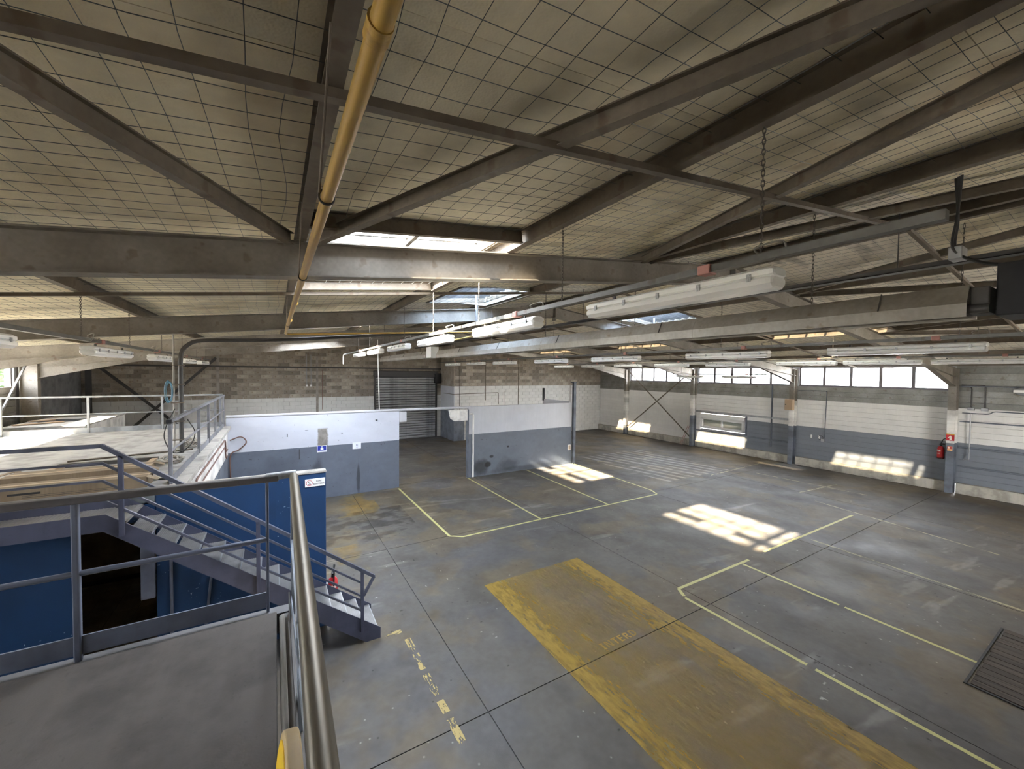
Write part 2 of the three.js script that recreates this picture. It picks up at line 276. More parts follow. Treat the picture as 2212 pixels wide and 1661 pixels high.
// ---------------------------------------------------------------- ceiling: insulation panels held by wire netting under the roof sheets
{
  const quilt = (base, stain, dark) => tiled(dataTex(768, 768, (u, v) => {
    const n = fbm(u * 6, v * 6, 5, 6), f = fbm(u * 90, v * 90, 2, 90), st = sstep(0.58, 0.78, fbm(u * 5 + 3, v * 5, 5, 5)), dk = sstep(0.6, 0.8, fbm(u * 4, v * 14 + 9, 4, 4, 14)) * dark, sm = sstep(0.62, 0.7, fbm(u * 40, v * 9, 3, 40, 9)) * 0.4;
    const k = 1 - 0.12 * (n - 0.5) - 0.05 * (f - 0.5); return [0, 1, 2].map(i => (base[i] * k * (1 - st * stain) + [132, 104, 66][i] * st * stain) * (1 - dk - 0.12 * sm * dark));
  }), 4.3);
  const q1 = quilt([240, 230, 202], 0.2, 0.05), q2 = quilt([236, 226, 198], 0.32, 0.12), q3 = quilt([234, 227, 212], 0.24, 0.26);
  const Q = [q1, q2, q3].map(map => [1, 0.95, 0.9].map(k => new THREE.MeshStandardMaterial({ map, color: new THREE.Color().setRGB(k, k, k), roughness: 0.85, bumpMap: fineBump, bumpScale: 0.003 })));
  const ceil = struct('ceiling', 'low pitched roof underside of cream insulation panels behind wire netting', 'ceiling', [RIDGE, 5, 8]);
  const panel = (x0, x1, z0, z1) => {
    const nx = Math.max(2, Math.round((x1 - x0) / 0.28)), nz = Math.max(2, Math.round((z1 - z0) / 0.2)), g = new THREE.BoxGeometry(x1 - x0, 0.05, z1 - z0, nx, 1, nz).translate((x0 + x1) / 2, 0, -(z0 + z1) / 2), p = g.attributes.position;
    for (let i = 0; i < p.count; i++) {
      const x = p.getX(i), z = -p.getZ(i), top = p.getY(i) > 0; let y = roofY(x) + (top ? 0.05 : 0);
      if (!top) { const e = Math.min(z - z0, z1 - z), ex = Math.min(x - x0, x1 - x); y -= 0.03 * sstep(0, 0.22, e) * sstep(0, 0.4, ex) * (0.3 + fbm(x * 1.3 + 3, z * 2.2, 3)) + 0.012 * (fbm(x * 3, z * 5, 3) - 0.5); }
      p.setY(i, y);
    }
    g.computeVertexNormals(); return metric2(g);
  };
  const metric2 = g => { const p = g.attributes.position, u = g.attributes.uv; for (let i = 0; i < p.count; i++) u.setXY(i, p.getX(i), -p.getZ(i)); return g; };
  const back = [];
  for (let s = 0; s + 1 < STRIPS.length; s++) {
    const x0 = STRIPS[s] + 0.004, x1 = STRIPS[s + 1] - 0.004;
    back.push(panel(x0, x1, ZB - 0.2, -1.1));
    const cuts = SKY.filter(k => k[0] >= STRIPS[s] - 0.01 && k[1] <= STRIPS[s + 1] + 0.01);
    let z = -1.1 + (s % 2) * 0.35; if (s % 2) back.push(panel(x0, x1, -1.1, z));
    while (z < ZF + 0.2) {
      let z1 = Math.min(z + 1.27, ZF + 0.3); const inside = cuts.find(k => z >= k[2] - 0.01 && z < k[3] - 0.01), ahead = cuts.find(k => k[2] > z + 0.01 && k[2] < z1 + 0.35);
      if (inside) { if (inside[0] - x0 > 0.12) back.push(panel(x0, inside[0], inside[2], inside[3])); if (x1 - inside[1] > 0.06) back.push(panel(inside[1], x1, inside[2], inside[3])); z = inside[3]; continue; }
      if (ahead) z1 = ahead[2];
      const kind = s < 5 ? (rnd() < 0.75 ? 0 : 1) : s < 7 ? (rnd() < 0.7 ? 1 : 2) : (rnd() < 0.3 ? 1 : 2);
      part(ceil, 'insulation_panel', panel(x0, x1, z + 0.002, z1 - 0.002), Q[kind][Math.floor(rnd() * 3)]);
      z = z1;
    }
    // the roof sheet above, solid, left open at the roof lights
    const zs = [ZB - 0.3, ...cuts.flatMap(k => [k[2], k[3]]), ZF + 0.4].sort((a, b) => a - b);
    for (let i = 0; i < zs.length; i += 2) part(ceil, 'roof_sheet', bar(W(STRIPS[s], roofY(STRIPS[s]) + 0.12, (zs[i] + zs[i + 1]) / 2), W(STRIPS[s + 1], roofY(STRIPS[s + 1]) + 0.12, (zs[i] + zs[i + 1]) / 2), zs[i + 1] - zs[i], 0.08), M.galv);
    for (const k of cuts) for (const [a, b] of [[STRIPS[s], k[0]], [k[1], STRIPS[s + 1]]]) if (b - a > 0.02) part(ceil, 'roof_sheet', bar(W(a, roofY(a) + 0.12, (k[2] + k[3]) / 2), W(b, roofY(b) + 0.12, (k[2] + k[3]) / 2), k[3] - k[2], 0.08), M.galv);
  }
  part(ceil, 'insulation_offcuts', back, Q[1][1]).userData.kind = 'stuff';
  // netting: galvanised wires every 15 cm both ways, slightly slack
  const pos = [], tri = (pts, r) => {
    for (let i = 0; i + 1 < pts.length; i++) {
      const [a, b] = [pts[i], pts[i + 1]], alongX = Math.abs(b[0] - a[0]) > Math.abs(b[2] - a[2]);
      const ring = q => [0, 1, 2].map(k => { const an = k * 2.0944 - Math.PI / 2, c = Math.cos(an) * r, s = Math.sin(an) * r; return alongX ? [q[0], q[1] + s, -(q[2] + c)] : [q[0] + c, q[1] + s, -q[2]]; });
      const A = ring(a), B = ring(b);
      for (let k = 0; k < 3; k++) { const l = (k + 1) % 3; pos.push(...A[k], ...B[k], ...B[l], ...A[k], ...B[l], ...A[l]); }
    }
  };
  const wy = (x, z) => roofY(x) - 0.036 - 0.012 * fbm(x * 1.1, z * 1.1, 2);
  for (let x = -7; x < 20.4; x += 0.15) { const pts = [], j = rr(-0.02, 0.02); for (let z = -0.6; z < ZF; z += 0.3) { const dx = 0.085 * (fbm(z * 1.3, x * 3.3, 2) - 0.5) + j; pts.push([x + dx, wy(x, z), z]); } tri(pts, 0.0019); }
  for (let z = -0.5; z < ZF; z += 0.15) { const pts = [], j = rr(-0.02, 0.02); for (let x = -7; x < 20.5; x += 0.3) { const dz = 0.075 * (fbm(x * 1.3 + 50, z * 3.3, 2) - 0.5) + j; pts.push([x, wy(x, z) - 0.003, z + dz]); } tri(pts, 0.0019); }
  const wg = new THREE.BufferGeometry(); wg.setAttribute('position', new THREE.Float32BufferAttribute(pos, 3)); wg.computeVertexNormals();
  wg.setAttribute('uv', new THREE.Float32BufferAttribute(new Float32Array(pos.length / 3 * 2), 2));
  part(ceil, 'wire_netting', wg, M.wire).userData.kind = 'stuff';
}
// roof lights
SKY.forEach(([x0, x1, z0, z1, kind], i) => {
  const right = x0 > RIDGE, zi = z0 < 5 ? 'nearest' : z0 < 12 ? 'middle' : 'farthest';
  const mid = (x0 + x1) / 2, y = roofY(mid);
  if (kind === 'glass') {
    const t = thing('roof_light', `${zi} ribbed glass roof light on the ${right ? 'window-wall' : 'yellow-pipe'} side of the ridge`, 'skylight', [mid, y, (z0 + z1) / 2], 'glazed roof lights');
    const f = (a, b, c, d, w = 0.05, h = 0.14) => bar(W(a, roofY(a) + 0.06, c), W(b, roofY(b) + 0.06, d), w, h);
    part(t, 'frame', [f(x0, x1, z0, z0), f(x0, x1, z1, z1), f(x0, x0 + 1e-4, z0, z1), f(x1, x1 + 1e-4, z0, z1)], M.purlin);
    for (const z of [z0 - 0.03, z1 + 0.03]) part(t, 'trimmer', ibeam(W(x0 - 0.05, yb(x0 - 0.05) + 0.32, z), W(x1 + 0.05, yb(x1 + 0.05) + 0.32, z), 0.13, 0.06, 0.008, 0.006), M.purlin);
    part(t, 'glazing_bar', bar(W(mid + 0.08, roofY(mid) + 0.09, z0), W(mid + 0.08, roofY(mid) + 0.09, z1), 0.045, 0.06), M.purlin);
    for (let k = 1; k < 6; k++) { const z = z0 + (z1 - z0) * k / 6; part(t, 'cross_bar', bar(W(x0, roofY(x0) + 0.12, z), W(x1, roofY(x1) + 0.12, z), 0.05, 0.02), M.galv); }
    for (const [a, b] of [[x0, mid + 0.06], [mid + 0.1, x1]]) part(t, 'pane', bar(W(a, roofY(a) + 0.145, (z0 + z1) / 2), W(b, roofY(b) + 0.145, (z0 + z1) / 2), z1 - z0, 0.002), right ? M.hazyGlass : M.glass);
  } else {
    const t = thing('smoke_vent', `louvred smoke vent with pale slats on the ${right ? 'window-wall' : 'yellow-pipe'} side of the ridge`, 'roof vent', [mid, y, (z0 + z1) / 2], 'smoke vents');
    const f = (a, b, c, d, w = 0.05, h = 0.2) => bar(W(a, roofY(a) + 0.08, c), W(b, roofY(b) + 0.08, d), w, h);
    part(t, 'frame', [f(x0, x1, z0, z0), f(x0, x1, z1, z1), f(x0, x0 + 1e-4, z0, z1), f(x1, x1 + 1e-4, z0, z1)], M.purlin);
    for (let k = 0; k < 8; k++) { const z = z0 + 0.14 + (z1 - z0 - 0.2) * k / 7.5; const g = metric(new THREE.BoxGeometry(x1 - x0 - 0.12, 0.016, 0.15)); g.rotateX(-0.75); g.rotateZ(Math.atan(right ? -SLOPE : SLOPE)); g.translate(mid, y + 0.12, -z); part(t, 'louvre', g, M.galv); }
    part(t, 'actuator', cyl(W(mid + 0.3, y - 0.5, z1 - 0.45), W(mid + 0.26, y + 0.1, z1 - 0.5), 0.03, 10), M.galv);
    part(t, 'cover', bar(W(x0, roofY(x0) + 0.3, (z0 + z1) / 2), W(x1, roofY(x1) + 0.3, (z0 + z1) / 2), z1 - z0, 0.004), new THREE.MeshPhysicalMaterial({ color: new THREE.Color().setRGB(0.72, 0.84, 1), transmission: 0.85, thickness: 0, roughness: 0.8 }));
    part(t, 'upstand', [bx(x0 - 0.03, x0, y - 0.02, y + 0.36, z0, z1), bx(x1, x1 + 0.03, y - 0.02, y + 0.36, z0, z1), bx(x0, x1, y - 0.02, y + 0.36, z0 - 0.03, z0), bx(x0, x1, y - 0.02, y + 0.36, z1, z1 + 0.03)], M.whitePaint);
  }
});

// ---------------------------------------------------------------- steel frames, purlins, bracing
const bayWord = ['behind the stair platform', 'above the stair platform', 'first in view', 'second in view', 'third in view', 'farthest'];
FRAMES.forEach((z, i) => {
  const t = thing('portal_frame', `beige steel portal frame spanning the hall, ${bayWord[i]}`, 'steel frame', [RIDGE, 0, z], 'portal frames');
  const X = new THREE.Vector3(1, 0, 0);
  const col = (x, y0, y1, h, m) => part(t, 'column', ibeam(W(x, y0, z), W(x, y1, z), h, 0.2, 0.014, 0.01, X), m);
  const yr = yb(20.1) + 0.28, g1 = z > 18 ? 0.62 : 1.74;
  col(20.08, 0, g1, 0.3, M.wallGrey); col(20.08, g1, 2.88, 0.3, M.whitePaint); col(20.08, 2.88, yr, 0.3, M.frame);
  col(-6.93, 0, yb(-6.6) + 0.28, 0.4, M.frame);
  part(t, 'rafter', ibeam(W(-6.75, yb(-6.75), z), W(RIDGE, yb(RIDGE), z), 0.3, 0.15, 0.013, 0.009), M.frame);
  part(t, 'rafter', ibeam(W(RIDGE, yb(RIDGE), z), W(20.3, yb(20.3), z), 0.3, 0.15, 0.013, 0.009), M.frame);
  part(t, 'ridge_plate', bx(RIDGE - 0.012, RIDGE + 0.012, yb(RIDGE) - 0.08, yb(RIDGE) + 0.3, z - 0.08, z + 0.08), M.frame);
  for (const [xa, xb, yl] of [[17.3, 20.09, 3.72], [-4.0, -6.54, 3.72]]) {
    const w = prism([[xa, yb(xa)], [xb, yb(xb)], [xb, yl]], 0.01).translate(0, 0, -z - 0.005), f = bar(W(xa, yb(xa) - 0.006, z), W(xb, yl - 0.006, z), 0.15, 0.013);
    part(t, 'haunch', [w, f], M.frame);
  }
});
PURL.forEach((x, i) => single('roof_purlin', `long brown steel roof purlin, ${i + 1 < 14 ? ordinals[i].replace('nearest', 'first') : 'last'} counted from the mezzanine wall`, 'roof beam', ibeam(W(x, yb(x) + 0.3, ZB), W(x, yb(x) + 0.3, x > 8.85 ? ZF2 : ZF), 0.15, 0.075, 0.009, 0.006), M.purlin, 'roof purlins'));
[[0.12, 3.86, -2.32, -1.1, 'left arm of the V beside the yellow gas pipe'], [0.3, 3.86, 2.62, -1.1, 'right arm of the V beside the yellow gas pipe'], [4.42, 3.86, 2.35, -1.1, 'running from the light rail towards the yellow pipe'], [4.58, 3.86, 6.45, -1.1, 'rising to the ridge above the heater'],
  [8.72, 3.86, 6.85, -1.1, 'falling from the ridge past the black burner'], [8.88, 3.86, 10.9, -1.1, 'right of the ridge nearest the camera'], [13.0, 3.86, 11.1, -1.1, 'third right of the ridge'], [13.2, 3.86, 15.2, -1.1, 'nearest the clerestory windows'], [-4.0, 3.86, -1.95, -1.1, 'over the stair landing']]
  .forEach(([xa, za, xb, zb, w]) => single('roof_brace', `beige diagonal roof brace ${w}`, 'brace', ibeam(W(xa, yb(xa) + 0.27, za), W(xb, yb(xb) + 0.27, zb), 0.1, 0.06, 0.008, 0.007), M.brace, 'diagonal roof braces'));
[[1.72, 'in front of the first frame'], [6.38, 'between first and second frames'], [11.3, 'between second and third frames'], [16.3, 'between third and farthest frames']].forEach(([z, w]) => {
  for (const [a, b, s] of [[-6.2, RIDGE - 0.03, 'mezzanine'], [RIDGE + 0.03, 19.5, 'window-wall']]) single('tie_bar', `thin brown tie bar on the ${s} slope, ${w}`, 'tie bar', bar(W(a, yb(a) + 0.275, z), W(b, yb(b) + 0.275, z), 0.045, 0.04), M.purlin, 'purlin tie bars');
});

// ---------------------------------------------------------------- window wall on the right
const bays = [[-6.1, -1.1], [-1.1, 3.9], [3.9, 8.85], [8.85, 13.85], [13.85, 18.8], [18.8, ZF2]];
{
  const w = struct('wall_right', 'long side wall of painted horizontal cladding boards over a concrete plinth', 'wall', [XR, 0, 8]);
  const eave = roofY(XR) + 0.1, wins = [2, 3, 4], core = [bx(20.46, 20.62, 0.3, 1.05, ZB, ZF2), bx(20.46, 20.62, 1.05, 1.9, ZB, 11.05), bx(20.46, 20.62, 1.05, 1.9, 13.5, ZF2), bx(20.46, 20.62, 1.9, 3.58, ZB, ZF2), bx(20.46, 20.62, 4.42, eave, ZB, ZF2), bx(20.46, 20.62, 3.58, 4.42, ZB, 3.9), bx(20.46, 20.62, 3.58, 4.42, 18.8, ZF2)];
  for (const z of [3.9, 8.85, 13.85, 18.8]) core.push(bx(20.42, 20.62, 3.58, 4.42, z - 0.14, z + 0.14));
  part(w, 'core', core, M.galv);
  for (const [a, b] of bays) part(w, 'plinth', rbx(20.26, 20.62, 0, 0.36, a + (a < -6 ? 0 : 0.13), b - (b > 21 ? 0 : 0.13), 0.015), M.plinth);
  const white = [0.75, 0.77, 0.735].map(k => MAP([k, k * 0.99, k * 0.955], { map: clean, roughness: 0.55 })), grey = [0.19, 0.182, 0.196].map(k => MAP([k, k * 1.1, k * 1.27], { map: clean, roughness: 0.42 })), dull = [0.30, 0.26, 0.34].map(k => MAP([k, k * 1.03, k * 1.0], { map: dusty, roughness: 0.45, metalness: 0.35 }));
  bays.forEach(([a, b], i) => {
    const top = wins.includes(i) ? 3.56 : eave - 0.1; let n = 0;
    for (let y = 0.36; y < top - 0.05; y += 0.2, n++) {
      const y1 = Math.min(y + 0.1975, top), ym = (y + y1) / 2;
      const put = (z0, z1, set) => part(w, 'cladding_board', rbx(20.40 - (n % 3 === 0 ? 0.004 : 0), 20.465, y, y1, z0, z1, 0.005), set[Math.floor(rnd() * 3)]);
      const z0 = a + 0.02, z1 = b - 0.02;
      if (ym > 2.9) put(z0, z1, dull);
      else if (ym > 1.76) { if (i === 3 && ym < 1.9 && ym > 1.05) { put(z0, 11.03, white); put(13.52, z1, white); } else put(z0, z1, white); }
      else if (i < 3) put(z0, z1, grey);
      else if (i === 3) { put(z0, 11.03, grey); if (ym < 1.05) put(11.05, z1, white); else put(13.52, z1, white); }
      else put(z0, z1, white);
    }
  });
}
function clerestory(n, x, z0, z1, y0, y1, count, label, dirIn) {
  const t = struct(`window_${n}`, label, 'window', [x, y0, (z0 + z1) / 2]); const fr = MAP([0.16, 0.145, 0.155], { roughness: 0.5 });
  part(t, 'window_frame', [bx(x - 0.03, x + 0.05, y0, y0 + 0.05, z0, z1), bx(x - 0.03, x + 0.05, y1 - 0.05, y1, z0, z1), bx(x - 0.03, x + 0.05, y0, y1, z0, z0 + 0.05), bx(x - 0.03, x + 0.05, y0, y1, z1 - 0.05, z1)], fr);
  part(t, 'window_sill', bx(dirIn > 0 ? x - 0.05 : x - 0.1, dirIn > 0 ? x + 0.1 : x + 0.05, y0 - 0.05, y0, z0, z1), fr);
  for (let k = 0; k < count; k++) {
    const a = z0 + (z1 - z0) * k / count, b = z0 + (z1 - z0) * (k + 1) / count; if (k) part(t, 'mullion', bx(x - 0.035, x + 0.05, y0, y1, a - 0.05, a + 0.05), fr);
    part(t, 'pane', bx(x + 0.01, x + 0.012, y0 + 0.05, y1 - 0.05, a + 0.05, b - 0.05), M.glass);
  }
  part(t, 'glazing_wire', bx(x - 0.045, x - 0.036, y0 + 0.27, y0 + 0.282, z0, z1), fr);
}
clerestory(1, 20.5, 4.04, 8.71, 3.58, 4.42, 5, 'bright clerestory strip window of five panes nearest the fire extinguisher', -1);
clerestory(2, 20.5, 8.99, 13.71, 3.58, 4.42, 5, 'bright clerestory strip window of five panes above the small white window', -1);
clerestory(3, 20.5, 13.99, 18.66, 3.58, 4.42, 5, 'clerestory strip window of five panes above the crossed wall bracing', -1);
{ // low white sliding window with roller-blind box
  const t = struct('window_4', 'low white plastic sliding window with two panes and blind box', 'window', [20.4, 1.05, 12.27]);
  const z0 = 11.07, z1 = 13.48, y0 = 1.08, y1 = 1.86, x = 20.37, F = 0.09;
  part(t, 'window_frame', [rbx(x, 20.5, y0, y0 + F, z0, z1), rbx(x, 20.5, y1 - F - 0.16, y1 - 0.16, z0, z1), rbx(x, 20.5, y0, y1 - 0.16, z0, z0 + F), rbx(x, 20.5, y0, y1 - 0.16, z1 - F, z1)], M.whitePlastic);
  part(t, 'blind_box', rbx(x - 0.06, 20.5, y1 - 0.16, y1 + 0.02, z0 - 0.02, z1, 0.012), M.whitePlastic);
  for (const [a, b, dx] of [[z0 + F, 12.32, 0], [12.22, z1 - F, 0.035]]) {
    const s = part(t, 'sash', [rbx(x + 0.02 + dx, x + 0.05 + dx, y0 + F, y0 + F + 0.05, a, b, 0.004), rbx(x + 0.02 + dx, x + 0.05 + dx, y1 - F - 0.21, y1 - F - 0.16, a, b, 0.004), rbx(x + 0.02 + dx, x + 0.05 + dx, y0 + F, y1 - F - 0.16, a, a + 0.06, 0.004), rbx(x + 0.02 + dx, x + 0.05 + dx, y0 + F, y1 - F - 0.16, b - 0.06, b, 0.004)], M.whitePlastic);
    part(s, 'pane', bx(x + 0.033 + dx, x + 0.036 + dx, y0 + F, y1 - F - 0.16, a, b), M.glass);
    part(s, 'blind_slats', [0, 1, 2, 3, 4, 5, 6, 7, 8, 9, 10, 11].map(k => bx(20.49 + 0.004 * (k % 2), 20.505, y0 + 0.02 + k * 0.05, y0 + 0.07 + k * 0.05, a, b)), FLAT([0.42, 0.43, 0.35]));
  }
}
{ // X bracing in the third bay, rods flat against the wall
  const p = (y, z) => W(20.2, y, z);
  single('wall_brace', 'rusty brown steel flat brace rising towards the far corner on the window wall', 'brace', bar(p(0.5, 14.0), p(4.25, 18.65), 0.012, 0.07), M.purlin);
  single('wall_brace', 'rusty brown steel flat brace rising towards the small window on the window wall', 'brace', bar(W(20.185, 0.5, 18.65), W(20.185, 4.2, 14.0), 0.012, 0.07), M.purlin);
  // cable cabinet, conduits, rails
  const c = thing('wall_cabinet', 'tan metal electrical cabinet on the column between two window bays', 'cabinet', [19.95, 2.5, 8.87]);
  part(c, 'body', rbx(19.88, 20.08, 2.47, 2.95, 8.72, 9.04, 0.012), M.tan); part(c, 'lock', cyl(W(19.88, 2.72, 9.0), W(19.86, 2.72, 9.0), 0.02), M.black);
  const R = (n, l, pts, r) => single(n, l, 'conduit', pipe(pts.map(a => W(...a)), r, 6, 0.06), M.greyPaint);
  R('wall_post', 'grey square cable riser between the low window and the tan cabinet', [[20.36, 0.62, 9.8], [20.36, 3.56, 9.8]], 0.035);
  single('wall_rail', 'grey steel sheeting rail above the low white window', 'rail', bx(20.33, 20.4, 1.95, 2.04, 8.95, 13.75), M.galv);
  single('wall_rail', 'grey steel sheeting rail low on the wall under the white window', 'rail', bx(20.34, 20.4, 0.9, 0.97, 8.95, 13.75), M.wallGrey);
  single('wall_rail', 'vertical grey steel trim at the side of the low white window', 'rail', bx(20.34, 20.4, 0.95, 1.95, 10.95, 11.02), M.wallGrey);
  R('switch_conduit', 'thin dark conduit dropping to the switch left of the sunlit wall', [[20.36, 3.35, 8.7], [20.36, 3.38, 7.62], [20.36, 1.32, 7.66]], 0.014);
  const s = thing('wall_switch', 'small grey switch with a loop of cable at the end of its conduit', 'switch', [20.36, 1.2, 7.7]);
  part(s, 'box', rbx(20.33, 20.4, 1.18, 1.3, 7.66, 7.78, 0.008), M.galv); part(s, 'cable_loop', new THREE.TorusGeometry(0.09, 0.008, 6, 20).rotateY(Math.PI / 2).translate(20.36, 1.34, -7.8), M.rubber);
  for (const [z, w] of [[8.15, 'left'], [7.87, 'right']]) single('wall_hook', `small white plate on the grey boards, ${w} of the pair by the cabinet column`, 'bracket', rbx(20.37, 20.4, 1.28, 1.42, z - 0.03, z + 0.03, 0.005), M.whitePlastic);
  const cd = thing('conduit_drop', 'pair of bent dark conduit drops ending in boxes beside the extinguisher column', 'conduit', [20.36, 3.0, 3.35]);
  for (const z of [3.5, 3.2]) { part(cd, 'pipe', pipe([W(20.36, 3.7 + (z < 3.4 ? 0.06 : 0), 3.74), W(20.36, 3.7 + (z < 3.4 ? 0.06 : 0), z), W(20.36, 2.98, z)], 0.017, 6, 0.08), M.darkSteel); part(cd, 'end_box', rbx(20.32, 20.395, 2.9, 3.0, z - 0.08, z + 0.08, 0.01), M.galv); }
  R('wall_conduit', 'long dark conduit stepping along the boards right of the extinguisher', [[20.36, 2.8, 3.7], [20.36, 2.8, 3.1], [20.36, 2.9, 3.0], [20.36, 2.9, -1]], 0.016);
  for (const [y, l, r] of [[3.72, 'highest dark pipe crossing the ribbed boards right of the extinguisher column', 0.016], [2.5, 'dark pipe crossing the white boards right of the extinguisher column', 0.022], [1.62, 'dark pipe at the top of the grey boards right of the extinguisher column', 0.03], [0.95, 'lowest dark pipe on the grey boards right of the extinguisher column', 0.03]]) single('wall_pipe', l, 'pipe', cyl(W(20.35, y, 3.75), W(20.35, y, -1), r, 8), M.wallGrey);
  single('drop_pipe', 'thin vertical pipe ending in an elbow beside the extinguisher column', 'pipe', pipe([W(20.33, 2.8, 3.5), W(20.33, 1.2, 3.5), W(20.33, 1.2, 3.62)], 0.016, 6, 0.05), M.galv);
  for (const [dz, l] of [[0, 'left'], [0.1, 'right']]) single('broom_stick', `thin red wooden stick leaning in the corner by the crossed bracing, ${l} of two`, 'stick', cyl(W(20.05, 0.0, 14.42 + dz), W(20.36, 1.15, 14.12 + dz), 0.013, 6), M.redBox);
  // wall lamp fitting at the far right
  const bl = thing('bulkhead_lamp', 'oval white bulkhead lamp high on the ribbed boards at the right edge', 'lamp', [20.3, 3.5, 2.35]);
  part(bl, 'body', new THREE.SphereGeometry(0.25, 20, 12).scale(0.3, 0.6, 1).translate(20.3, 3.6, -2.35), M.galv); part(bl, 'band', bx(20.21, 20.3, 3.56, 3.64, 2.1, 2.6), M.whitePlastic);
}
// fire extinguishers and their signs
function extinguisher(x, y, z, s, label, toward) {
  const t = thing('fire_extinguisher', label, 'fire extinguisher', [x, y, z]), r = 0.085 * s, h = 0.42 * s;
  part(t, 'cylinder', new THREE.LatheGeometry([[0, 0], [r * 0.9, 0], [r, 0.03 * s], [r, h * 0.78], [r * 0.8, h * 0.92], [r * 0.35, h], [0, h]].map(p => new THREE.Vector2(...p)), 24).translate(x, y, -z), M.red);
  part(t, 'base_ring', new THREE.CylinderGeometry(r * 1.02, r * 0.95, 0.05 * s, 24).translate(x, y + 0.025 * s, -z), M.black);
  const vl = part(t, 'valve', [new THREE.CylinderGeometry(r * 0.3, r * 0.35, 0.07 * s, 12).translate(x, y + h + 0.03 * s, -z), bx(x - 0.02, x + 0.02, y + h + 0.05 * s, y + h + 0.07 * s, z - 0.1 * s, z + 0.04 * s), bx(x - 0.02, x + 0.02, y + h + 0.09 * s, y + h + 0.105 * s, z - 0.11 * s, z + 0.02 * s)], M.black);
  part(vl, 'hose', tube([W(x, y + h + 0.05 * s, z), W(x + 0.02 * toward, y + h + 0.22 * s, z - 0.05 * s), W(x, y + h + 0.26 * s, z - 0.12 * s), W(x, y + h + 0.15 * s, z - 0.18 * s), W(x, y + h * 0.75, z - 0.13 * s)], 0.013 * s, 6, 30), M.rubber);
  const lg = new THREE.CylinderGeometry(r * 1.01, r * 1.01, h * 0.42, 20, 1, true, toward < 0 ? Math.PI * 1.08 : -0.9, 1.5).translate(x, y + h * 0.5, -z);
  const lt = canvasTex(128, 96, (c, w, hh) => { c.fillStyle = '#c8403f'; c.fillRect(0, 0, w, hh); c.fillStyle = '#e8d8d0'; c.fillRect(0, 0, w, 30); c.fillRect(8, 62, w - 16, 12); c.fillStyle = '#8d2026'; for (let i = 0; i < 4; i++) c.fillRect(12, 8 + i * 6, 80 - i * 9, 2); });
  part(t, 'label_band', lg, new THREE.MeshStandardMaterial({ map: lt, roughness: 0.5 }));
  return t;
}
extinguisher(20.28, 1.14, 4.16, 1.05, 'red fire extinguisher hung on the window wall beside the painted column', -1);
{ const e2 = extinguisher(0.785, 0.32, 6.9, 0.9, 'red fire extinguisher hung on the end of the blue wall behind the stair', 1); part(e2, 'bracket', [bx(0.682, 0.72, 0.4, 0.62, 6.87, 6.93)], M.galv); }
{
  const sg = canvasTex(128, 128, (c) => { c.fillStyle = '#b81f2d'; c.fillRect(0, 0, 128, 128); c.fillStyle = '#caa23a'; c.fillRect(0, 0, 128, 22); c.fillStyle = '#efe6dc'; c.fillRect(52, 52, 34, 66); c.fillRect(60, 36, 18, 20); c.beginPath(); c.moveTo(56, 44); c.lineTo(24, 84); c.lineTo(40, 84); c.lineTo(60, 58); c.fill(); });
  const s2 = canvasTex(96, 96, (c) => { c.fillStyle = '#d8664f'; c.fillRect(0, 0, 96, 96); c.fillStyle = '#f0d8c8'; c.fillRect(14, 10, 30, 42); c.fillStyle = '#e8b27a'; c.fillRect(0, 60, 96, 36); c.fillStyle = '#a83232'; c.fillRect(56, 12, 22, 40); });
  const board = (name, label, y0, y1, z0, z1, map) => { const t = thing(name, label, 'sign', [20.07, y0, (z0 + z1) / 2]); part(t, 'plate', bx(20.066, 20.079, y0, y1, z0, z1), M.whitePlastic); part(t, 'print', new THREE.PlaneGeometry(z1 - z0, y1 - y0).rotateY(-Math.PI / 2).translate(20.064, (y0 + y1) / 2, -(z0 + z1) / 2), new THREE.MeshStandardMaterial({ map, roughness: 0.5 })); };
  board('extinguisher_sign', 'square red sign with a white extinguisher pictogram on the painted column', 1.83, 2.07, 3.8, 4.0, sg);
  board('instruction_sign', 'small orange instruction plate below the red extinguisher sign', 1.48, 1.63, 3.84, 3.96, s2);
}

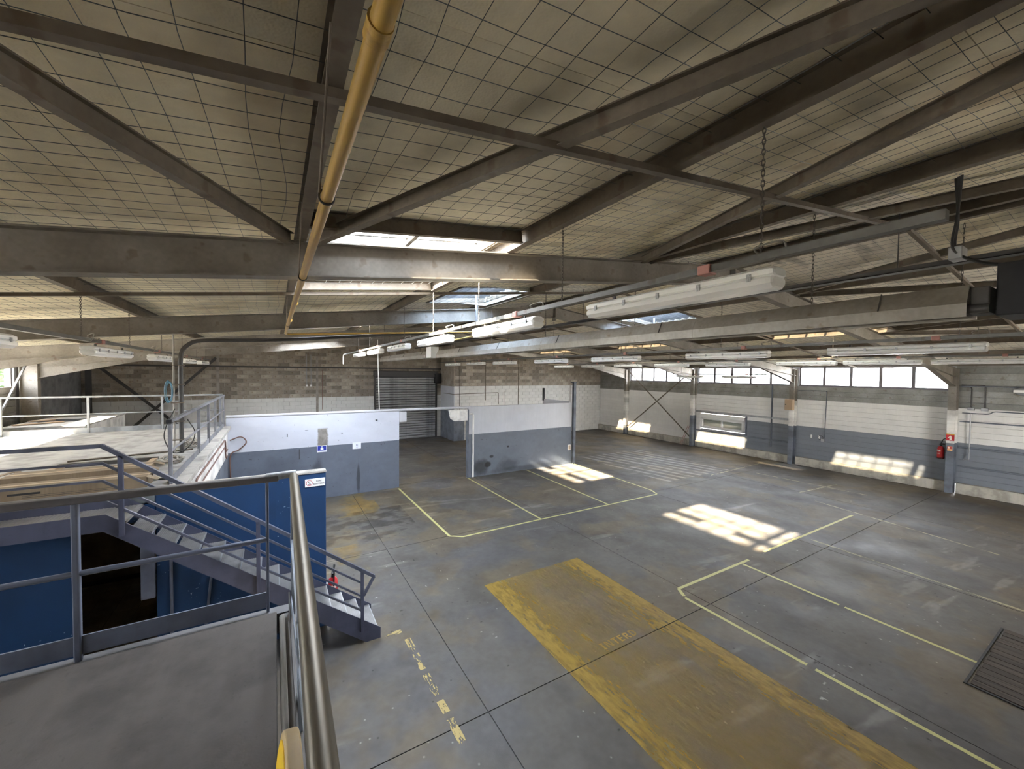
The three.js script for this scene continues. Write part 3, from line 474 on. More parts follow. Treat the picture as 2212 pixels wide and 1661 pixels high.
// ---------------------------------------------------------------- far walls of concrete blocks
const RAW = [[0.43, 0.39, 0.34], [0.375, 0.34, 0.295], [0.48, 0.44, 0.385], [0.28, 0.255, 0.225], [0.53, 0.485, 0.42]].map(c => MAP(c, { map: dusty, roughness: 0.95, bumpMap: fineBump, bumpScale: 0.004 }));
const WHT = [[0.70, 0.695, 0.675], [0.72, 0.715, 0.695], [0.68, 0.68, 0.66]].map(c => MAP(c, { map: clean, roughness: 0.85, bumpMap: fineBump, bumpScale: 0.003 }));
const mortarRaw = MAP([0.36, 0.33, 0.29], { roughness: 1 }), mortarWhite = MAP([0.6, 0.6, 0.58], { roughness: 1 });
const unitBlock = metric(new RoundedBoxGeometry(0.49, 0.191, 0.06, 1, 0.006));
function blockWall(w, z, x0, x1, yTop, paintY, holes, own, dark = () => false) {
  const rest = new Map(); let own_n = 0;
  for (let r = 0; ; r++) {
    const y = 0.02 + r * 0.2, y1 = y + 0.191; if (y > 6.2) break;
    for (let x = x0 - (r % 2) * 0.25; x < x1; x += 0.5) {
      let segs = [[Math.max(x, x0) + 0.004, Math.min(x + 0.49, x1) - 0.004]];
      for (const [hx0, hx1, hy0, hy1] of holes) if (y + 0.1 > hy0 && y + 0.1 < hy1) segs = segs.flatMap(([a, b]) => b <= hx0 || a >= hx1 ? [[a, b]] : [[a, Math.min(b, hx0)], [Math.max(a, hx1), b]]);
      for (const [a, b] of segs) {
        if (b - a < 0.06) continue; const cx = (a + b) / 2; if (y + 0.12 > yTop(cx)) continue;
        const mat = y + 0.1 > paintY ? (dark(cx, r) ? RAW[3] : RAW[[0, 0, 1, 2, 0, 4, 1, 3][Math.floor(rnd() * 8)]]) : WHT[Math.floor(rnd() * 3)], dz = rr(-0.004, 0.004);
        if (own(cx, y) && own_n < 300) { own_n++; const m = new THREE.Mesh(unitBlock, mat); m.name = 'block'; m.scale.x = (b - a) / 0.49; const o = off.get(w); m.position.set(cx - o.x, y + 0.095 - o.y, -(z + 0.03 + dz) - o.z); w.add(m); }
        else { const g = bx(a, b, y, y1, z + dz, z + 0.06); if (!rest.has(mat)) rest.set(mat, []); rest.get(mat).push(g); }
      }
    }
  }
  for (const [mat, list] of rest) part(w, 'outer_blocks', list, mat).userData.kind = 'stuff';
}
{
  const w = struct('wall_far', 'far wall of bare grey concrete blocks above white painted blocks, left of the shutter', 'wall', [0, 0, ZF]);
  const hole = [4.9, 8.67, -1, 3.8];
  const gable = (xa, xb, z0, z1, m, y0 = 0) => { const s = [[xa, y0], [xb, y0], [xb, roofY(xb) + 0.1]]; if (xa < RIDGE && xb > RIDGE) s.push([RIDGE, roofY(RIDGE) + 0.1]); s.push([xa, roofY(xa) + 0.1]); return prism(s, z1 - z0).translate(0, 0, -z1); };
  part(w, 'mortar', [gable(XL - 0.2, 4.9, ZF + 0.012, ZF + 0.2), gable(4.9, 8.67, ZF + 0.012, ZF + 0.2, null, 3.8), gable(8.67, 9.3, ZF + 0.012, ZF + 0.2)], mortarRaw);
  part(w, 'painted_mortar', bx(XL - 0.1, 4.9, 0, 2.7, ZF + 0.009, ZF + 0.02), mortarWhite);
  const qx = [-2.35, 1.95, 4.75];
  blockWall(w, ZF, XL - 0.1, 9.0, x => roofY(x), 2.7, [hole], (x, y) => x < 4.9 && x > -5.6 && y > 2.25 && y < 4.85, (x, r) => qx.some(q => Math.abs(x - q) < (r % 2 ? 0.3 : 0.5)) && r % 2 === 0);
  for (const x of qx.slice(0, 2)) part(w, 'concrete_post', bx(x - 0.06, x + 0.06, 0, 4.8, ZF - 0.004, ZF + 0.05), mortarRaw);
  // return and right-hand section standing forward
  const w2 = struct('wall_far_right', 'white and bare block wall standing forward right of the roller shutter', 'wall', [14, 0, ZF2]);
  part(w2, 'mortar', [gable(8.96, 20.62, ZF2 + 0.012, ZF2 + 0.2)], mortarRaw);
  part(w2, 'painted_mortar', bx(8.97, 20.5, 0, 3.2, ZF2 + 0.009, ZF2 + 0.02), mortarWhite);
  const qy = [9.2, 11.05, 12.7, 15.0];
  blockWall(w2, ZF2, 8.95, 20.5, x => roofY(x), 3.2, [[9.62, 10.5, -1, 2.05]], (x, y) => y > 2.0 && y < 4.65, (x, r) => qy.some(q => Math.abs(x - q) < 0.4) && r % 2 === 1);
  part(w2, 'return_base', bx(8.93, 8.985, 0, 1.72, ZF2 - 0.01, ZF), M.wallGrey); part(w2, 'return_middle', bx(8.93, 8.985, 1.72, 3.2, ZF2 - 0.01, ZF), M.lilac); part(w2, 'return_top', bx(8.93, 8.985, 3.2, 5.9, ZF2 - 0.01, ZF), RAW[0]);
  part(w2, 'pier_base', bx(8.93, 9.6, 0, 1.72, ZF2 - 0.03, ZF2 + 0.01), M.wallGrey);
  for (const [x, y0, y1, l] of [[11.0, 2.35, 4.9, 1], [13.35, 1.9, 4.9, 1], [9.3, 1.7, 5.0, 0], [12.3, 1.9, 2.9, 0], [17.6, 1.9, 3.2, 0]]) part(w2, 'conduit', cyl(W(x, y0, ZF2 - 0.02), W(x, y1, ZF2 - 0.02), l ? 0.022 : 0.014, 6), M.purlin);
  part(w2, 'conduit', pipe([W(8.9, 2.75, ZF2 + 1.5), W(8.9, 2.75, ZF2 - 0.03), W(11.9, 2.8, ZF2 - 0.03), W(11.9, 2.1, ZF2 - 0.03)], 0.016, 6, 0.06), M.purlin);
  const d = struct('door_2', 'dark grey door in the block wall beside the shutter recess', 'door', [10.05, 0, ZF2]); part(d, 'leaf', rbx(9.64, 10.48, 0.01, 2.03, ZF2 + 0.03, ZF2 + 0.08, 0.004), M.greyPaint); part(d, 'door_handle', cyl(W(10.4, 1.0, ZF2 + 0.03), W(10.4, 1.0, ZF2 - 0.04), 0.012), M.galv);
  // wall ties and X brace at the left
  single('wall_tie', 'dark horizontal steel tie across the far block wall above the shutter', 'steel tie', bar(W(-6.9, 4.2, ZF - 0.08), W(8.9, 4.22, ZF - 0.08), 0.06, 0.08), M.darkSteel);
  single('gable_brace', 'dark diagonal steel brace on the far wall rising to the left', 'brace', bar(W(-6.4, 4.1, ZF - 0.1), W(-3.3, 0.9, ZF - 0.1), 0.05, 0.11), M.darkSteel);
  single('gable_brace', 'dark diagonal steel brace on the far wall rising to the right', 'brace', bar(W(-6.0, 0.8, ZF - 0.16), W(-2.4, 4.6, ZF - 0.16), 0.05, 0.11), M.darkSteel);
  single('gable_post', 'dark steel post in the far left corner of the block wall', 'post', ibeam(W(-6.7, 0, ZF - 0.2), W(-6.7, 4.3, ZF - 0.2), 0.16, 0.16, 0.012, 0.01), M.darkSteel);
  for (const [x, n] of [[1.45, 'left'], [1.65, 'right']]) { const t = thing('cable_conduit', `thin pale conduit ending in a socket on the bare blocks, ${n} of a pair`, 'conduit', [x, 3.2, ZF]); part(t, 'pipe', cyl(W(x, 3.28, ZF - 0.02), W(x, 4.9, ZF - 0.02), 0.015, 6), M.galv); part(t, 'socket', rbx(x - 0.05, x + 0.05, 3.2, 3.3, ZF - 0.05, ZF, 0.008), M.whitePlastic); }
  single('red_conduit', 'thin rust red conduit running down the white blocks left of the shutter', 'conduit', cyl(W(2.2, 1.95, ZF - 0.02), W(2.2, 4.1, ZF - 0.02), 0.014, 6), M.copper);
}
{ // roller shutter
  const t = struct('door_1', 'closed grey steel roller shutter in the far wall', 'door', [6.8, 0, ZF]);
  const up = MAP([0.40, 0.405, 0.40], { roughness: 0.45, metalness: 0.35 }), lo = MAP([0.50, 0.51, 0.525], { roughness: 0.45, metalness: 0.3 }), pts = [];
  for (let k = 0; k <= 8; k++) { const a = Math.PI * k / 8; pts.push([Math.sin(a) * 0.04, -Math.cos(a) * 0.064]); }
  for (let k = 0; k < 25; k++) {
    const y = 0.08 + k * 0.148, g = prism([[-0.008, -0.066], ...pts, [-0.008, 0.066]], 3.6);
    g.rotateY(-Math.PI / 2); g.translate(8.58, y, -(ZF + 0.05)); // profile depth runs towards the viewer
    const m = new THREE.Matrix4().makeScale(1, 1, 1); g.applyMatrix4(m); part(t, 'slat', g, k < 9 ? lo : up);
  }
  part(t, 'guide_rail', rbx(4.9, 5.0, 0, 3.75, ZF - 0.06, ZF + 0.1, 0.006), M.darkSteel); part(t, 'guide_rail', rbx(8.57, 8.67, 0, 3.75, ZF - 0.06, ZF + 0.1, 0.006), M.darkSteel);
  part(t, 'backing', bx(4.9, 8.67, 0, 3.8, ZF + 0.09, ZF + 0.12), M.black);
  part(t, 'roller_housing', rbx(4.85, 8.7, 3.72, 4.08, ZF - 0.22, ZF + 0.1, 0.03), M.darkSteel); part(t, 'motor', rbx(8.45, 8.85, 3.35, 3.95, ZF - 0.35, ZF - 0.05, 0.03), M.black); part(t, 'bottom_bar', rbx(5, 8.57, 0, 0.06, ZF + 0.02, ZF + 0.08, 0.008), M.galv);
}
// ---------------------------------------------------------------- left wall, back wall, ground and what lies outside
{
  const w = struct('wall_left', 'left side wall of grey painted boards with a strip of windows', 'wall', [XL, 0, 8]);
  const e = roofY(XL) + 0.1, x0 = -7.2, x1 = XL; part(w, 'core', [bx(x0, x1, 0, 3.38, ZB, ZF + 0.2), bx(x0, x1, 4.2, e, ZB, ZF + 0.2), bx(x0, x1, 3.38, 4.2, ZB, -0.9), bx(x0, x1, 3.38, 4.2, 18.62, ZF + 0.2)].concat([[3.72, 6.6], [8.67, 9.03], [13.67, 14.03]].map(([a, b]) => bx(x0, x1, 3.38, 4.2, a, b))), M.galv);
  for (let y = 2.45; y < 3.3; y += 0.2) part(w, 'cladding_board', rbx(XL - 0.01, XL + 0.03, y, y + 0.194, 9.0, 18.6, 0.008), MAP([0.2, 0.2, 0.19], { map: dusty }));
  [[-0.9, 3.72], [6.6, 8.67], [9.03, 13.67], [14.03, 18.62]].forEach(([a, b], i) => clerestory(5 + i, -7.1, a, b, 3.38, 4.2, 4, `left wall strip window of four panes, ${['behind the camera', 'over the stair landing', 'over the mezzanine', 'with trees outside at the left picture edge'][i]}`, 1));
  const bk = struct('wall_back', 'white wall with one open loading gate closing the hall behind the camera', 'wall', [6, 0, ZB]);
  { const y1 = 4.05, gates = [[12.4, 15.7]], xs = [XL - 0.2, ...gates.flat(), 20.62]; const parts = [];
    for (let i = 0; i < xs.length; i += 2) parts.push(bx(xs[i], xs[i + 1], 0, y1, ZB - 0.2, ZB));
    parts.push(prism([[XL - 0.2, y1], [20.62, y1], [20.62, roofY(20.62) + 0.1], [RIDGE, roofY(RIDGE) + 0.1], [XL - 0.2, roofY(XL - 0.2) + 0.1]], 0.2).translate(0, 0, -ZB)); part(bk, 'panel', parts, M.whitePaint);
    gates.forEach(([a, b]) => part(bk, 'gate_frame', [bx(a, a + 0.12, 0, y1, ZB - 0.22, ZB + 0.02), bx(b - 0.12, b, 0, y1, ZB - 0.22, ZB + 0.02), bx(a, b, y1 - 0.12, y1, ZB - 0.22, ZB + 0.02)], M.greyPaint)); }
  single('ground', 'pale concrete yard around the building', 'ground', bx(-120, 140, -0.4, -0.31, -120, 200), M.tarmac, null, 'structure');
  single('left_corner_brace', 'thin grey steel brace crossing the left window behind the column', 'brace', bar(W(-6.75, 2.5, 17.0), W(-6.75, 4.1, 18.6), 0.04, 0.06), M.galv);
  // neighbouring hall opposite, seen through the third strip window
  const nb = thing('neighbour_hall', 'pale blue clad hall across the yard seen through the far strip window', 'building', [60, -0.31, 60]); const nbm = MAP([0.55, 0.63, 0.70], { roughness: 0.7 });
  part(nb, 'wall', bx(44, 70, -0.3, 12, 38, 80), nbm); for (let k = 0; k < 9; k++) part(nb, 'joint_cover', bx(43.9, 44, -0.3, 12, 39 + k * 3, 39.12 + k * 3), M.galv); part(nb, 'roof_edge', bx(43.6, 70.4, 12, 12.4, 37.6, 80.4), M.galv);
  // trees beyond the left windows
  const leafM = [[0.10, 0.19, 0.045], [0.16, 0.24, 0.06], [0.07, 0.14, 0.04]].map(c => new THREE.MeshPhysicalMaterial({ color: new THREE.Color().setRGB(...c), roughness: 0.9, transmission: 0.35, thickness: 0 }));
  [[-12.5, 29.5, 6.4, 'tallest tree outside the left window'], [-17, 39, 7.5, 'tree farthest from the hall outside the left window'], [-9.8, 24.2, 4.6, 'smallest tree close to the wall outside the left window'], [-20, 32, 6.5, 'leftmost tree outside the left window']].forEach(([x, z, h, l], i) => {
    const t = thing('tree', `green broadleaf ${l}`, 'tree', [x, -0.31, z], 'trees outside the left window'); part(t, 'trunk', cyl(W(x, -0.31, z), W(x + 0.2, h * 0.6, z), 0.18, 8, 0.08), M.purlin);
    const g = []; for (let k = 0; k < 1500; k++) { const a = rnd() * 6.28, b = Math.acos(rr(-1, 1)), r = Math.cbrt(rr(0.25, 1)) * h * 0.36, q = new THREE.PlaneGeometry(0.26, 0.18); q.rotateX(rnd() * 6); q.rotateY(rnd() * 6); q.translate(x + r * Math.sin(b) * Math.cos(a), h * 0.62 + r * Math.cos(b) * 1.1, -z + r * Math.sin(b) * Math.sin(a)); g.push(q); }
    part(t, 'foliage', g, leafM[i % 3]).userData.kind = 'stuff';
  });
}

// ---------------------------------------------------------------- partitions between the bays and the back area
{
  const Z0 = 13.75, Z1 = 13.87, lowTex = (stain) => dataTex(1024, 512, (u, v) => {
    const x = u * 5, y = v * 1.66, n = fbm(x * 1.5, y * 3, 4), f = fbm(x * 9, y * 9, 3); let k = 255 - 26 * n - 16 * f;
    for (const [sx, sy, sw, sh, a, th] of stain) { const q = fbm(x * 3 + sx * 7, y * 3, 4), d = Math.hypot((x - sx) / sw, (y - sy) / sh); k -= a * sstep(th + 0.55, th - 0.2, d * (0.5 + q)); }
    if (vn(x * 30, y * 30) > 0.965) k -= 60; return [k * 0.99, k, k];
  });
  const mapped = (t, c, x0, len, y0, hh) => { t.repeat.set(1 / len, 1 / hh); t.offset.set(-x0 / len, -y0 / hh); return new THREE.MeshStandardMaterial({ map: t, color: new THREE.Color().setRGB(...c), roughness: 0.5 }); };
  const upTex = dataTex(1024, 512, (u, v) => {
    const x = -1.2 + u * 5, y = 1.66 + v; const n = fbm(x * 2, y * 4, 4), f = fbm(x * 9, y * 12, 3); let c = [250 - 14 * n, 251 - 14 * n, 254 - 12 * n].map(k => k - 5 * f);
    const q = sstep(1.12, 1.17, x + 0.05 * (f - 0.5)) * sstep(1.47, 1.40, x + 0.08 * (f - 0.5)) * sstep(2.25, 2.18, y); if (q > 0) { const d = fbm(x * 14, y * 9, 3); c = [c[0] - q * (48 + 60 * d), c[1] - q * (56 + 62 * d), c[2] - q * (74 + 60 * d)]; }
    if (vn(x * 16, y * 16) > 0.982) c = c.map(k => k - 110); return c;
  });
  const t = struct('wall_partition_left', 'low partition painted white over grey, left of the opening to the back area', 'wall', [1.2, 0, Z0]);
  part(t, 'lower_panel', bx(-1.2, 3.69, 0, 1.66, Z0, Z1), mapped(lowTex([[2.35, 0.55, 0.14, 0.75, 60, 0.75], [3.55, 0.55, 0.05, 0.5, 85, 0.8], [1.4, 1.0, 0.7, 0.6, 25, 0.5]]), [0.135, 0.155, 0.20], -1.2, 5, 0, 1.66));
  part(t, 'upper_panel', bx(-1.2, 3.69, 1.66, 2.66, Z0, Z1), mapped(upTex, [0.58, 0.605, 0.665], -1.2, 5, 1.66, 1));
  part(t, 'lintel_stub', rbx(3.69, 3.95, 2.28, 2.64, Z0 - 0.01, Z1, 0.006), M.lilac);
  part(t, 'crack', [bx(0.62, 0.635, 1.3, 1.62, Z0 - 0.003, Z0), bx(1.83, 1.87, 2.02, 2.04, Z0 - 0.02, Z0), bx(0.3, 0.32, 2.02, 2.12, Z0 - 0.02, Z0), bx(2.9, 2.96, 2.38, 2.41, Z0 - 0.03, Z0)], M.rubber);
  single('curtain_rail', 'long white rail along the top of the partitions, spanning the opening', 'rail', cyl(W(-1.2, 2.7, Z0 + 0.03), W(6.45, 2.7, Z0 + 0.03), 0.045, 10), M.lilac);
  const r = struct('wall_partition_right', 'low partition painted white over grey, right of the opening, with black scuffs', 'wall', [8.9, 0, Z0]);
  part(r, 'lower_panel', bx(6.32, 11.36, 0, 1.66, Z0, Z1), mapped(lowTex([[0.55, 0.35, 0.45, 0.4, 120, 0.5], [0.85, 0.42, 0.13, 0.1, 150, 0.7], [1.0, 0.72, 0.1, 0.07, 130, 0.7], [1.75, 0.3, 0.5, 0.35, 60, 0.5], [1.75, 1.05, 0.05, 0.04, 150, 0.8], [2.6, 0.1, 2.4, 0.16, 55, 0.5]]), [0.14, 0.16, 0.195], 6.32, 5.04, 0, 1.66));
  part(r, 'upper_panel', bx(6.32, 11.36, 1.66, 2.72, Z0, Z1), M.lilac);
  part(r, 'jamb', rbx(6.28, 6.34, 0, 2.62, Z0 - 0.015, Z1 + 0.01, 0.008), M.greyPaint);
  part(r, 'jamb_pipe', pipe([W(6.5, 0.02, Z0 - 0.05), W(6.5, 2.45, Z0 - 0.05), W(6.34, 2.45, Z0 - 0.05)], 0.035, 8, 0.06), M.whitePaint);
  part(r, 'bracket', prism([[5.55, 2.62], [6.3, 2.62], [6.3, 2.2], [5.75, 2.2], [5.62, 2.3]], 0.12).translate(0, 0, -Z1), M.whitePaint);
  part(r, 'return_panel', bx(11.3, 11.36, 0, 2.78, Z1, 15.9), M.lilac);
  const st = thing('steel_post', 'tall grey steel post at the right end of the partition', 'post', [11.42, 0, Z0]); part(st, 'post', ibeam(W(11.42, 0, Z0 - 0.03), W(11.42, 3.62, Z0 - 0.03), 0.12, 0.12, 0.01, 0.01, new THREE.Vector3(0, 0, 1)), M.greyPaint); part(st, 'cap', rbx(11.33, 11.51, 3.62, 3.66, Z0 - 0.18, Z0 + 0.06, 0.004), M.greyPaint);
  single('short_post', 'short black post standing on the return panel behind the partition', 'post', bx(11.28, 11.36, 2.7, 3.3, 15.8, 15.9), M.black);
  const sw = thing('light_switch', 'tan wall socket near the right end of the grey partition', 'switch', [11.2, 0.66, Z0]); part(sw, 'plate', rbx(11.15, 11.3, 0.62, 0.86, Z0 - 0.04, Z0, 0.01), M.whitePlastic); part(sw, 'face', rbx(11.18, 11.27, 0.65, 0.83, Z0 - 0.05, Z0 - 0.03, 0.008), M.tan);
  const sign = (name, label, x0, x1, y0, y1, z, map, cat = 'sign') => { const g = thing(name, label, cat, [(x0 + x1) / 2, y0, z]); part(g, 'plate', bx(x0, x1, y0, y1, z - 0.012, z - 0.001), M.whitePlastic); part(g, 'print', new THREE.PlaneGeometry(x1 - x0 - 0.005, y1 - y0 - 0.005).translate((x0 + x1) / 2, (y0 + y1) / 2, -(z - 0.0135)), new THREE.MeshStandardMaterial({ map, roughness: 0.5 })); };
  sign('safety_sign', 'blue and white safety sign on the left grey partition', 1.12, 1.4, 1.47, 1.68, Z0, canvasTex(160, 120, c => { c.fillStyle = '#dfe4ee'; c.fillRect(0, 0, 160, 120); c.fillStyle = '#1b2f94'; c.fillRect(8, 6, 144, 86); c.fillStyle = '#e8edf6'; c.beginPath(); c.arc(80, 24, 9, 0, 7); c.fill(); c.fillRect(56, 44, 48, 36); c.fillRect(64, 38, 32, 10); }));
  sign('paper_notice', 'white paper notice with a small grey ring on the left grey partition', 2.17, 2.43, 1.48, 1.69, Z0, canvasTex(160, 130, c => { c.fillStyle = '#d9deea'; c.fillRect(0, 0, 160, 130); c.strokeStyle = '#5b6a86'; c.lineWidth = 8; c.beginPath(); c.arc(84, 50, 16, 0.3, 6.0); c.stroke(); c.fillStyle = '#9aa6bd'; c.fillRect(62, 88, 44, 5); c.fillRect(66, 100, 36, 4); }));
  sign('no_smoking_sign', 'white ZONE NON FUMEUR sign at the top corner of the blue wall', 0.385, 0.665, 2.24, 2.36, 6.8, canvasTex(560, 240, c => {
    c.fillStyle = '#dcdcdc'; c.fillRect(0, 0, 560, 240); c.strokeStyle = '#b3424b'; c.lineWidth = 16; c.beginPath(); c.arc(116, 120, 84, 0, 7); c.stroke(); c.beginPath(); c.moveTo(70, 62); c.lineTo(160, 180); c.stroke(); c.fillStyle = '#333'; c.save(); c.translate(116, 120); c.rotate(0.9); c.fillRect(-50, -8, 100, 16); c.restore(); c.fillRect(70, 150, 60, 14);
    c.fillStyle = '#222'; c.textAlign = 'center'; c.font = 'bold 72px sans-serif'; c.fillText('ZONE', 385, 98, 160); c.fillText('NON FUMEUR', 384, 190, 320);
  }));
}

// ---------------------------------------------------------------- blue wall, room below the mezzanine, mezzanine
{
  const bw = struct('wall_blue', 'blue painted wall behind the steel stair', 'wall', [-0.4, 0, 6.85]);
  const scr = dataTex(1024, 1024, (u, v) => { const x = u * 3, y = v * 3, n = fbm(x * 2, y * 2, 4), ch = vn(x * 34, y * 60) > 0.965 && vn(x * 1.4 + 3, y * 1.4) > 0.62; const k = 0.86 + 0.28 * (n - 0.5); return ch ? [150, 160, 175] : [3 * k, 56 * k, 103 * k]; }); tiled(scr, 3);
  const blue = new THREE.MeshStandardMaterial({ map: scr, roughness: 0.7 });
  part(bw, 'panel', rbx(-1.36, 0.68, 0, 2.44, 6.8, 6.94, 0.02, 2), blue); part(bw, 'panel', bx(-6.9, -2.1, 0, 2.3, 6.8, 6.94), blue); part(bw, 'panel', bx(-2.1, -1.36, 2.06, 2.3, 6.8, 6.94), blue);
  part(bw, 'cap', rbx(-1.24, 0.685, 2.44, 2.475, 6.79, 6.95, 0.008), M.concrete); part(bw, 'base_board', bx(-1.36, 0.685, 0, 0.16, 6.785, 6.8), blue);
  // dark store room behind the doorway
  const rm = struct('wall_store', 'dark store room under the mezzanine seen through its open doorway', 'wall', [-2, 0, 9]);
  part(rm, 'side_wall', [bx(-3.4, -3.3, 0, 2.3, 6.94, 10.5), bx(-1.34, -1.26, 0, 2.3, 6.94, 13.75), bx(-3.4, -1.3, 0, 2.3, 10.4, 10.5)], M.tile);
  for (let i = 0; i < 6; i++) for (let j = 0; j < 10; j++) part(rm, 'floor_tile', bx(-3.28 + i * 0.32, -2.97 + i * 0.32, 0.002, 0.012, 6.96 + j * 0.32, 7.27 + j * 0.32), M.tile);
  const dr = struct('door_3', 'grey door standing open under the stair', 'door', [-1.4, 0, 6.6]); part(dr, 'leaf', rbx(-1.5, -1.36, 1.05, 2.05, 6.74, 6.79, 0.006), M.railPaint); part(dr, 'socket', rbx(-1.36, -1.3, 0.62, 0.74, 6.76, 6.8, 0.006), M.whitePlastic);
  single('wall_pipe_blue', 'thin pale pipe on the blue wall under the stair, left of two', 'pipe', cyl(W(-1.2, 0.4, 6.77), W(-1.2, 1.62, 6.77), 0.018, 8), M.railPaint);
  single('wall_pipe_blue', 'short pale pipe on the blue wall under the stair, right of two', 'pipe', cyl(W(-0.84, 0.5, 6.77), W(-0.77, 1.22, 6.77), 0.016, 8), M.railPaint);

  const mz = struct('floor_mezzanine', 'pale concrete mezzanine floor behind the stair', 'floor', [-4, 2.3, 10]);
  part(mz, 'slab', bx(-7.0, -1.25, 2.3, 2.45, 6.94, 13.8), M.mezz); part(mz, 'edge_beam', bx(-6.9, -1.36, 2.28, 2.452, 6.8, 6.94), MAP([0.14, 0.16, 0.17]));
  const sw = struct('wall_mezzanine', 'white and grey side wall carrying the mezzanine edge', 'wall', [-1.2, 0, 10.3]); part(sw, 'upper_panel', bx(-1.26, -1.16, 1.62, 2.36, 6.95, 13.75), M.whitePaint); part(sw, 'lower_panel', bx(-1.26, -1.16, 0, 1.62, 6.95, 13.75), M.wallGrey);
  part(sw, 'ledge', rbx(-1.27, -1.08, 2.36, 2.44, 7.0, 13.72, 0.01), M.concrete);
  for (const [x, y, r, l] of [[-1.13, 2.2, 0.016, 'upper'], [-1.13, 2.02, 0.013, 'lower']]) single('wall_conduit', `thin brown conduit along the white mezzanine side wall, ${l} of two`, 'conduit', pipe([W(x, y - 0.5, 8.3), W(x, y, 8.3), W(x, y, 12.7), W(x, y - 0.35, 12.9), W(x, y - 0.35, 13.3)], r, 6, 0.06), M.copper);
  single('copper_loop', 'rust brown pipe loop on the white partition corner', 'pipe', tube([W(-1.1, 2.05, 13.6), W(-0.85, 2.12, 13.68), W(-0.72, 1.95, 13.69), W(-0.9, 1.75, 13.69), W(-1.1, 1.6, 13.69), W(-1.1, 0.9, 13.69)], 0.016, 6, 40), M.copper);
  // lower white enclosure beyond the mezzanine
  const en = thing('enclosure', 'low white walled enclosure with a dusty top beyond the mezzanine rail', 'enclosure', [-5.9, 0, 17.5]); part(en, 'wall', bx(-6.4, -4.75, 0, 2.36, 16.2, 19.8), M.whitePaint); part(en, 'top', bx(-6.42, -4.73, 2.36, 2.4, 16.18, 19.82), M.concrete); part(en, 'hatch', bx(-6.1, -5.3, 2.4, 2.41, 17.4, 18.2), M.black);
  for (const [a, b, l] of [[-6.3, -5.5, 'longer'], [-6.35, -5.9, 'shorter']]) single('loose_plank', `${l} brown wooden plank lying on the white enclosure`, 'plank', bar(W(a, 2.428, l === 'longer' ? 16.6 : 17.6), W(b, 2.428, l === 'longer' ? 17.2 : 17.9), 0.14, 0.03), M.tan);

  // railing: back run and side run, square tubes with kerb plates
  const rail = (name, label, pts, posts, top, base, m, kerb) => {
    const t = thing(name, label, 'railing', [pts[0][0], base, pts[0][1]]); const [a, b] = pts, at = k => [a[0] + (b[0] - a[0]) * k, a[1] + (b[1] - a[1]) * k];
    part(t, 'top_rail', bar(W(a[0], top, a[1]), W(b[0], top, b[1]), 0.05, 0.04), m); part(t, 'mid_rail', cyl(W(a[0], (top + base) / 2 + 0.02, a[1]), W(b[0], (top + base) / 2 + 0.02, b[1]), 0.016, 8), m);
    for (const k of posts) { const [x, z] = at(k); part(t, 'post', rbx(x - 0.022, x + 0.022, base, top - 0.02, z - 0.022, z + 0.022, 0.004), m); }
    part(t, 'kerb_plate', bar(W(a[0], base + kerb / 2, a[1]), W(b[0], base + kerb / 2, b[1]), 0.012, kerb), m); return t;
  };
  const pale = MAP([0.34, 0.36, 0.38], { roughness: 0.45 });
  rail('railing', 'pale steel railing along the far edge of the mezzanine', [[-6.9, 13.72], [-1.27, 13.72]], [0.06, 0.27, 0.523, 0.77, 0.992], 3.34, 2.45, pale, 0.12);
  const sr = rail('railing', 'grey steel railing with a capped end along the side of the mezzanine', [[-1.24, 7.02], [-1.24, 13.72]], [0.005, 0.36, 0.55, 0.72, 0.87, 0.985], 3.32, 2.45, MAP([0.20, 0.205, 0.23], { roughness: 0.45 }), 0.1);
  part(sr, 'end_cap', bx(-1.27, -1.21, 3.295, 3.345, 6.98, 7.03), M.black);

  // clutter on the mezzanine
  const card = tiled(dataTex(256, 256, (u, v) => { const n = fbm(u * 6, v * 6, 4, 6), l = vn(u * 90, v * 2, 90, 2); return [144 - 24 * n - 8 * l, 129 - 24 * n - 8 * l, 108 - 22 * n - 8 * l]; }), 1.2), cm = new THREE.MeshStandardMaterial({ map: card, roughness: 0.9 }), tape = FLAT([0.42, 0.30, 0.17], { roughness: 0.4 });
  const carton = (label, x0, x1, y0, y1, z0, z1) => { const t = thing('cardboard_box', label, 'box', [(x0 + x1) / 2, y0, z0]); part(t, 'body', rbx(x0, x1, y0, y1, z0, z1, 0.006), cm); part(t, 'tape', bx(x0 - 0.001, x1 + 0.001, y1 + 0.0005, y1 + 0.0015, (z0 + z1) / 2 - 0.03, (z0 + z1) / 2 + 0.03), tape); for (const z of [z0 + 0.02, z1 - 0.02]) part(t, 'flap', bar(W(x1, y1, z), W(x1 + 0.11, y1 - 0.05, z + 0.01), 0.14, 0.005), cm); return t; };
  const b1 = carton('long flat cardboard carton at the mezzanine edge beside the stair landing', -3.5, -1.48, 2.45, 2.6, 7.02, 7.34); part(b1, 'print', bx(-2.72, -2.45, 2.51, 2.535, 7.018, 7.0205), M.rubber); part(b1, 'print', [bx(-2.6, -1.75, 2.475, 2.479, 7.018, 7.0205), bx(-2.6, -1.75, 2.495, 2.498, 7.018, 7.0205)], M.rubber);
  carton('long cardboard carton lying behind the one at the mezzanine edge', -3.1, -1.62, 2.45, 2.58, 7.8, 8.2);
  single('cardboard_scrap', 'small folded cardboard scrap left of the dark tray on the mezzanine', 'cardboard', [bar(W(-3.45, 2.47, 8.42), W(-3.2, 2.55, 8.5), 0.14, 0.008), bar(W(-3.2, 2.55, 8.5), W(-3.13, 2.46, 8.5), 0.14, 0.008)], cm);
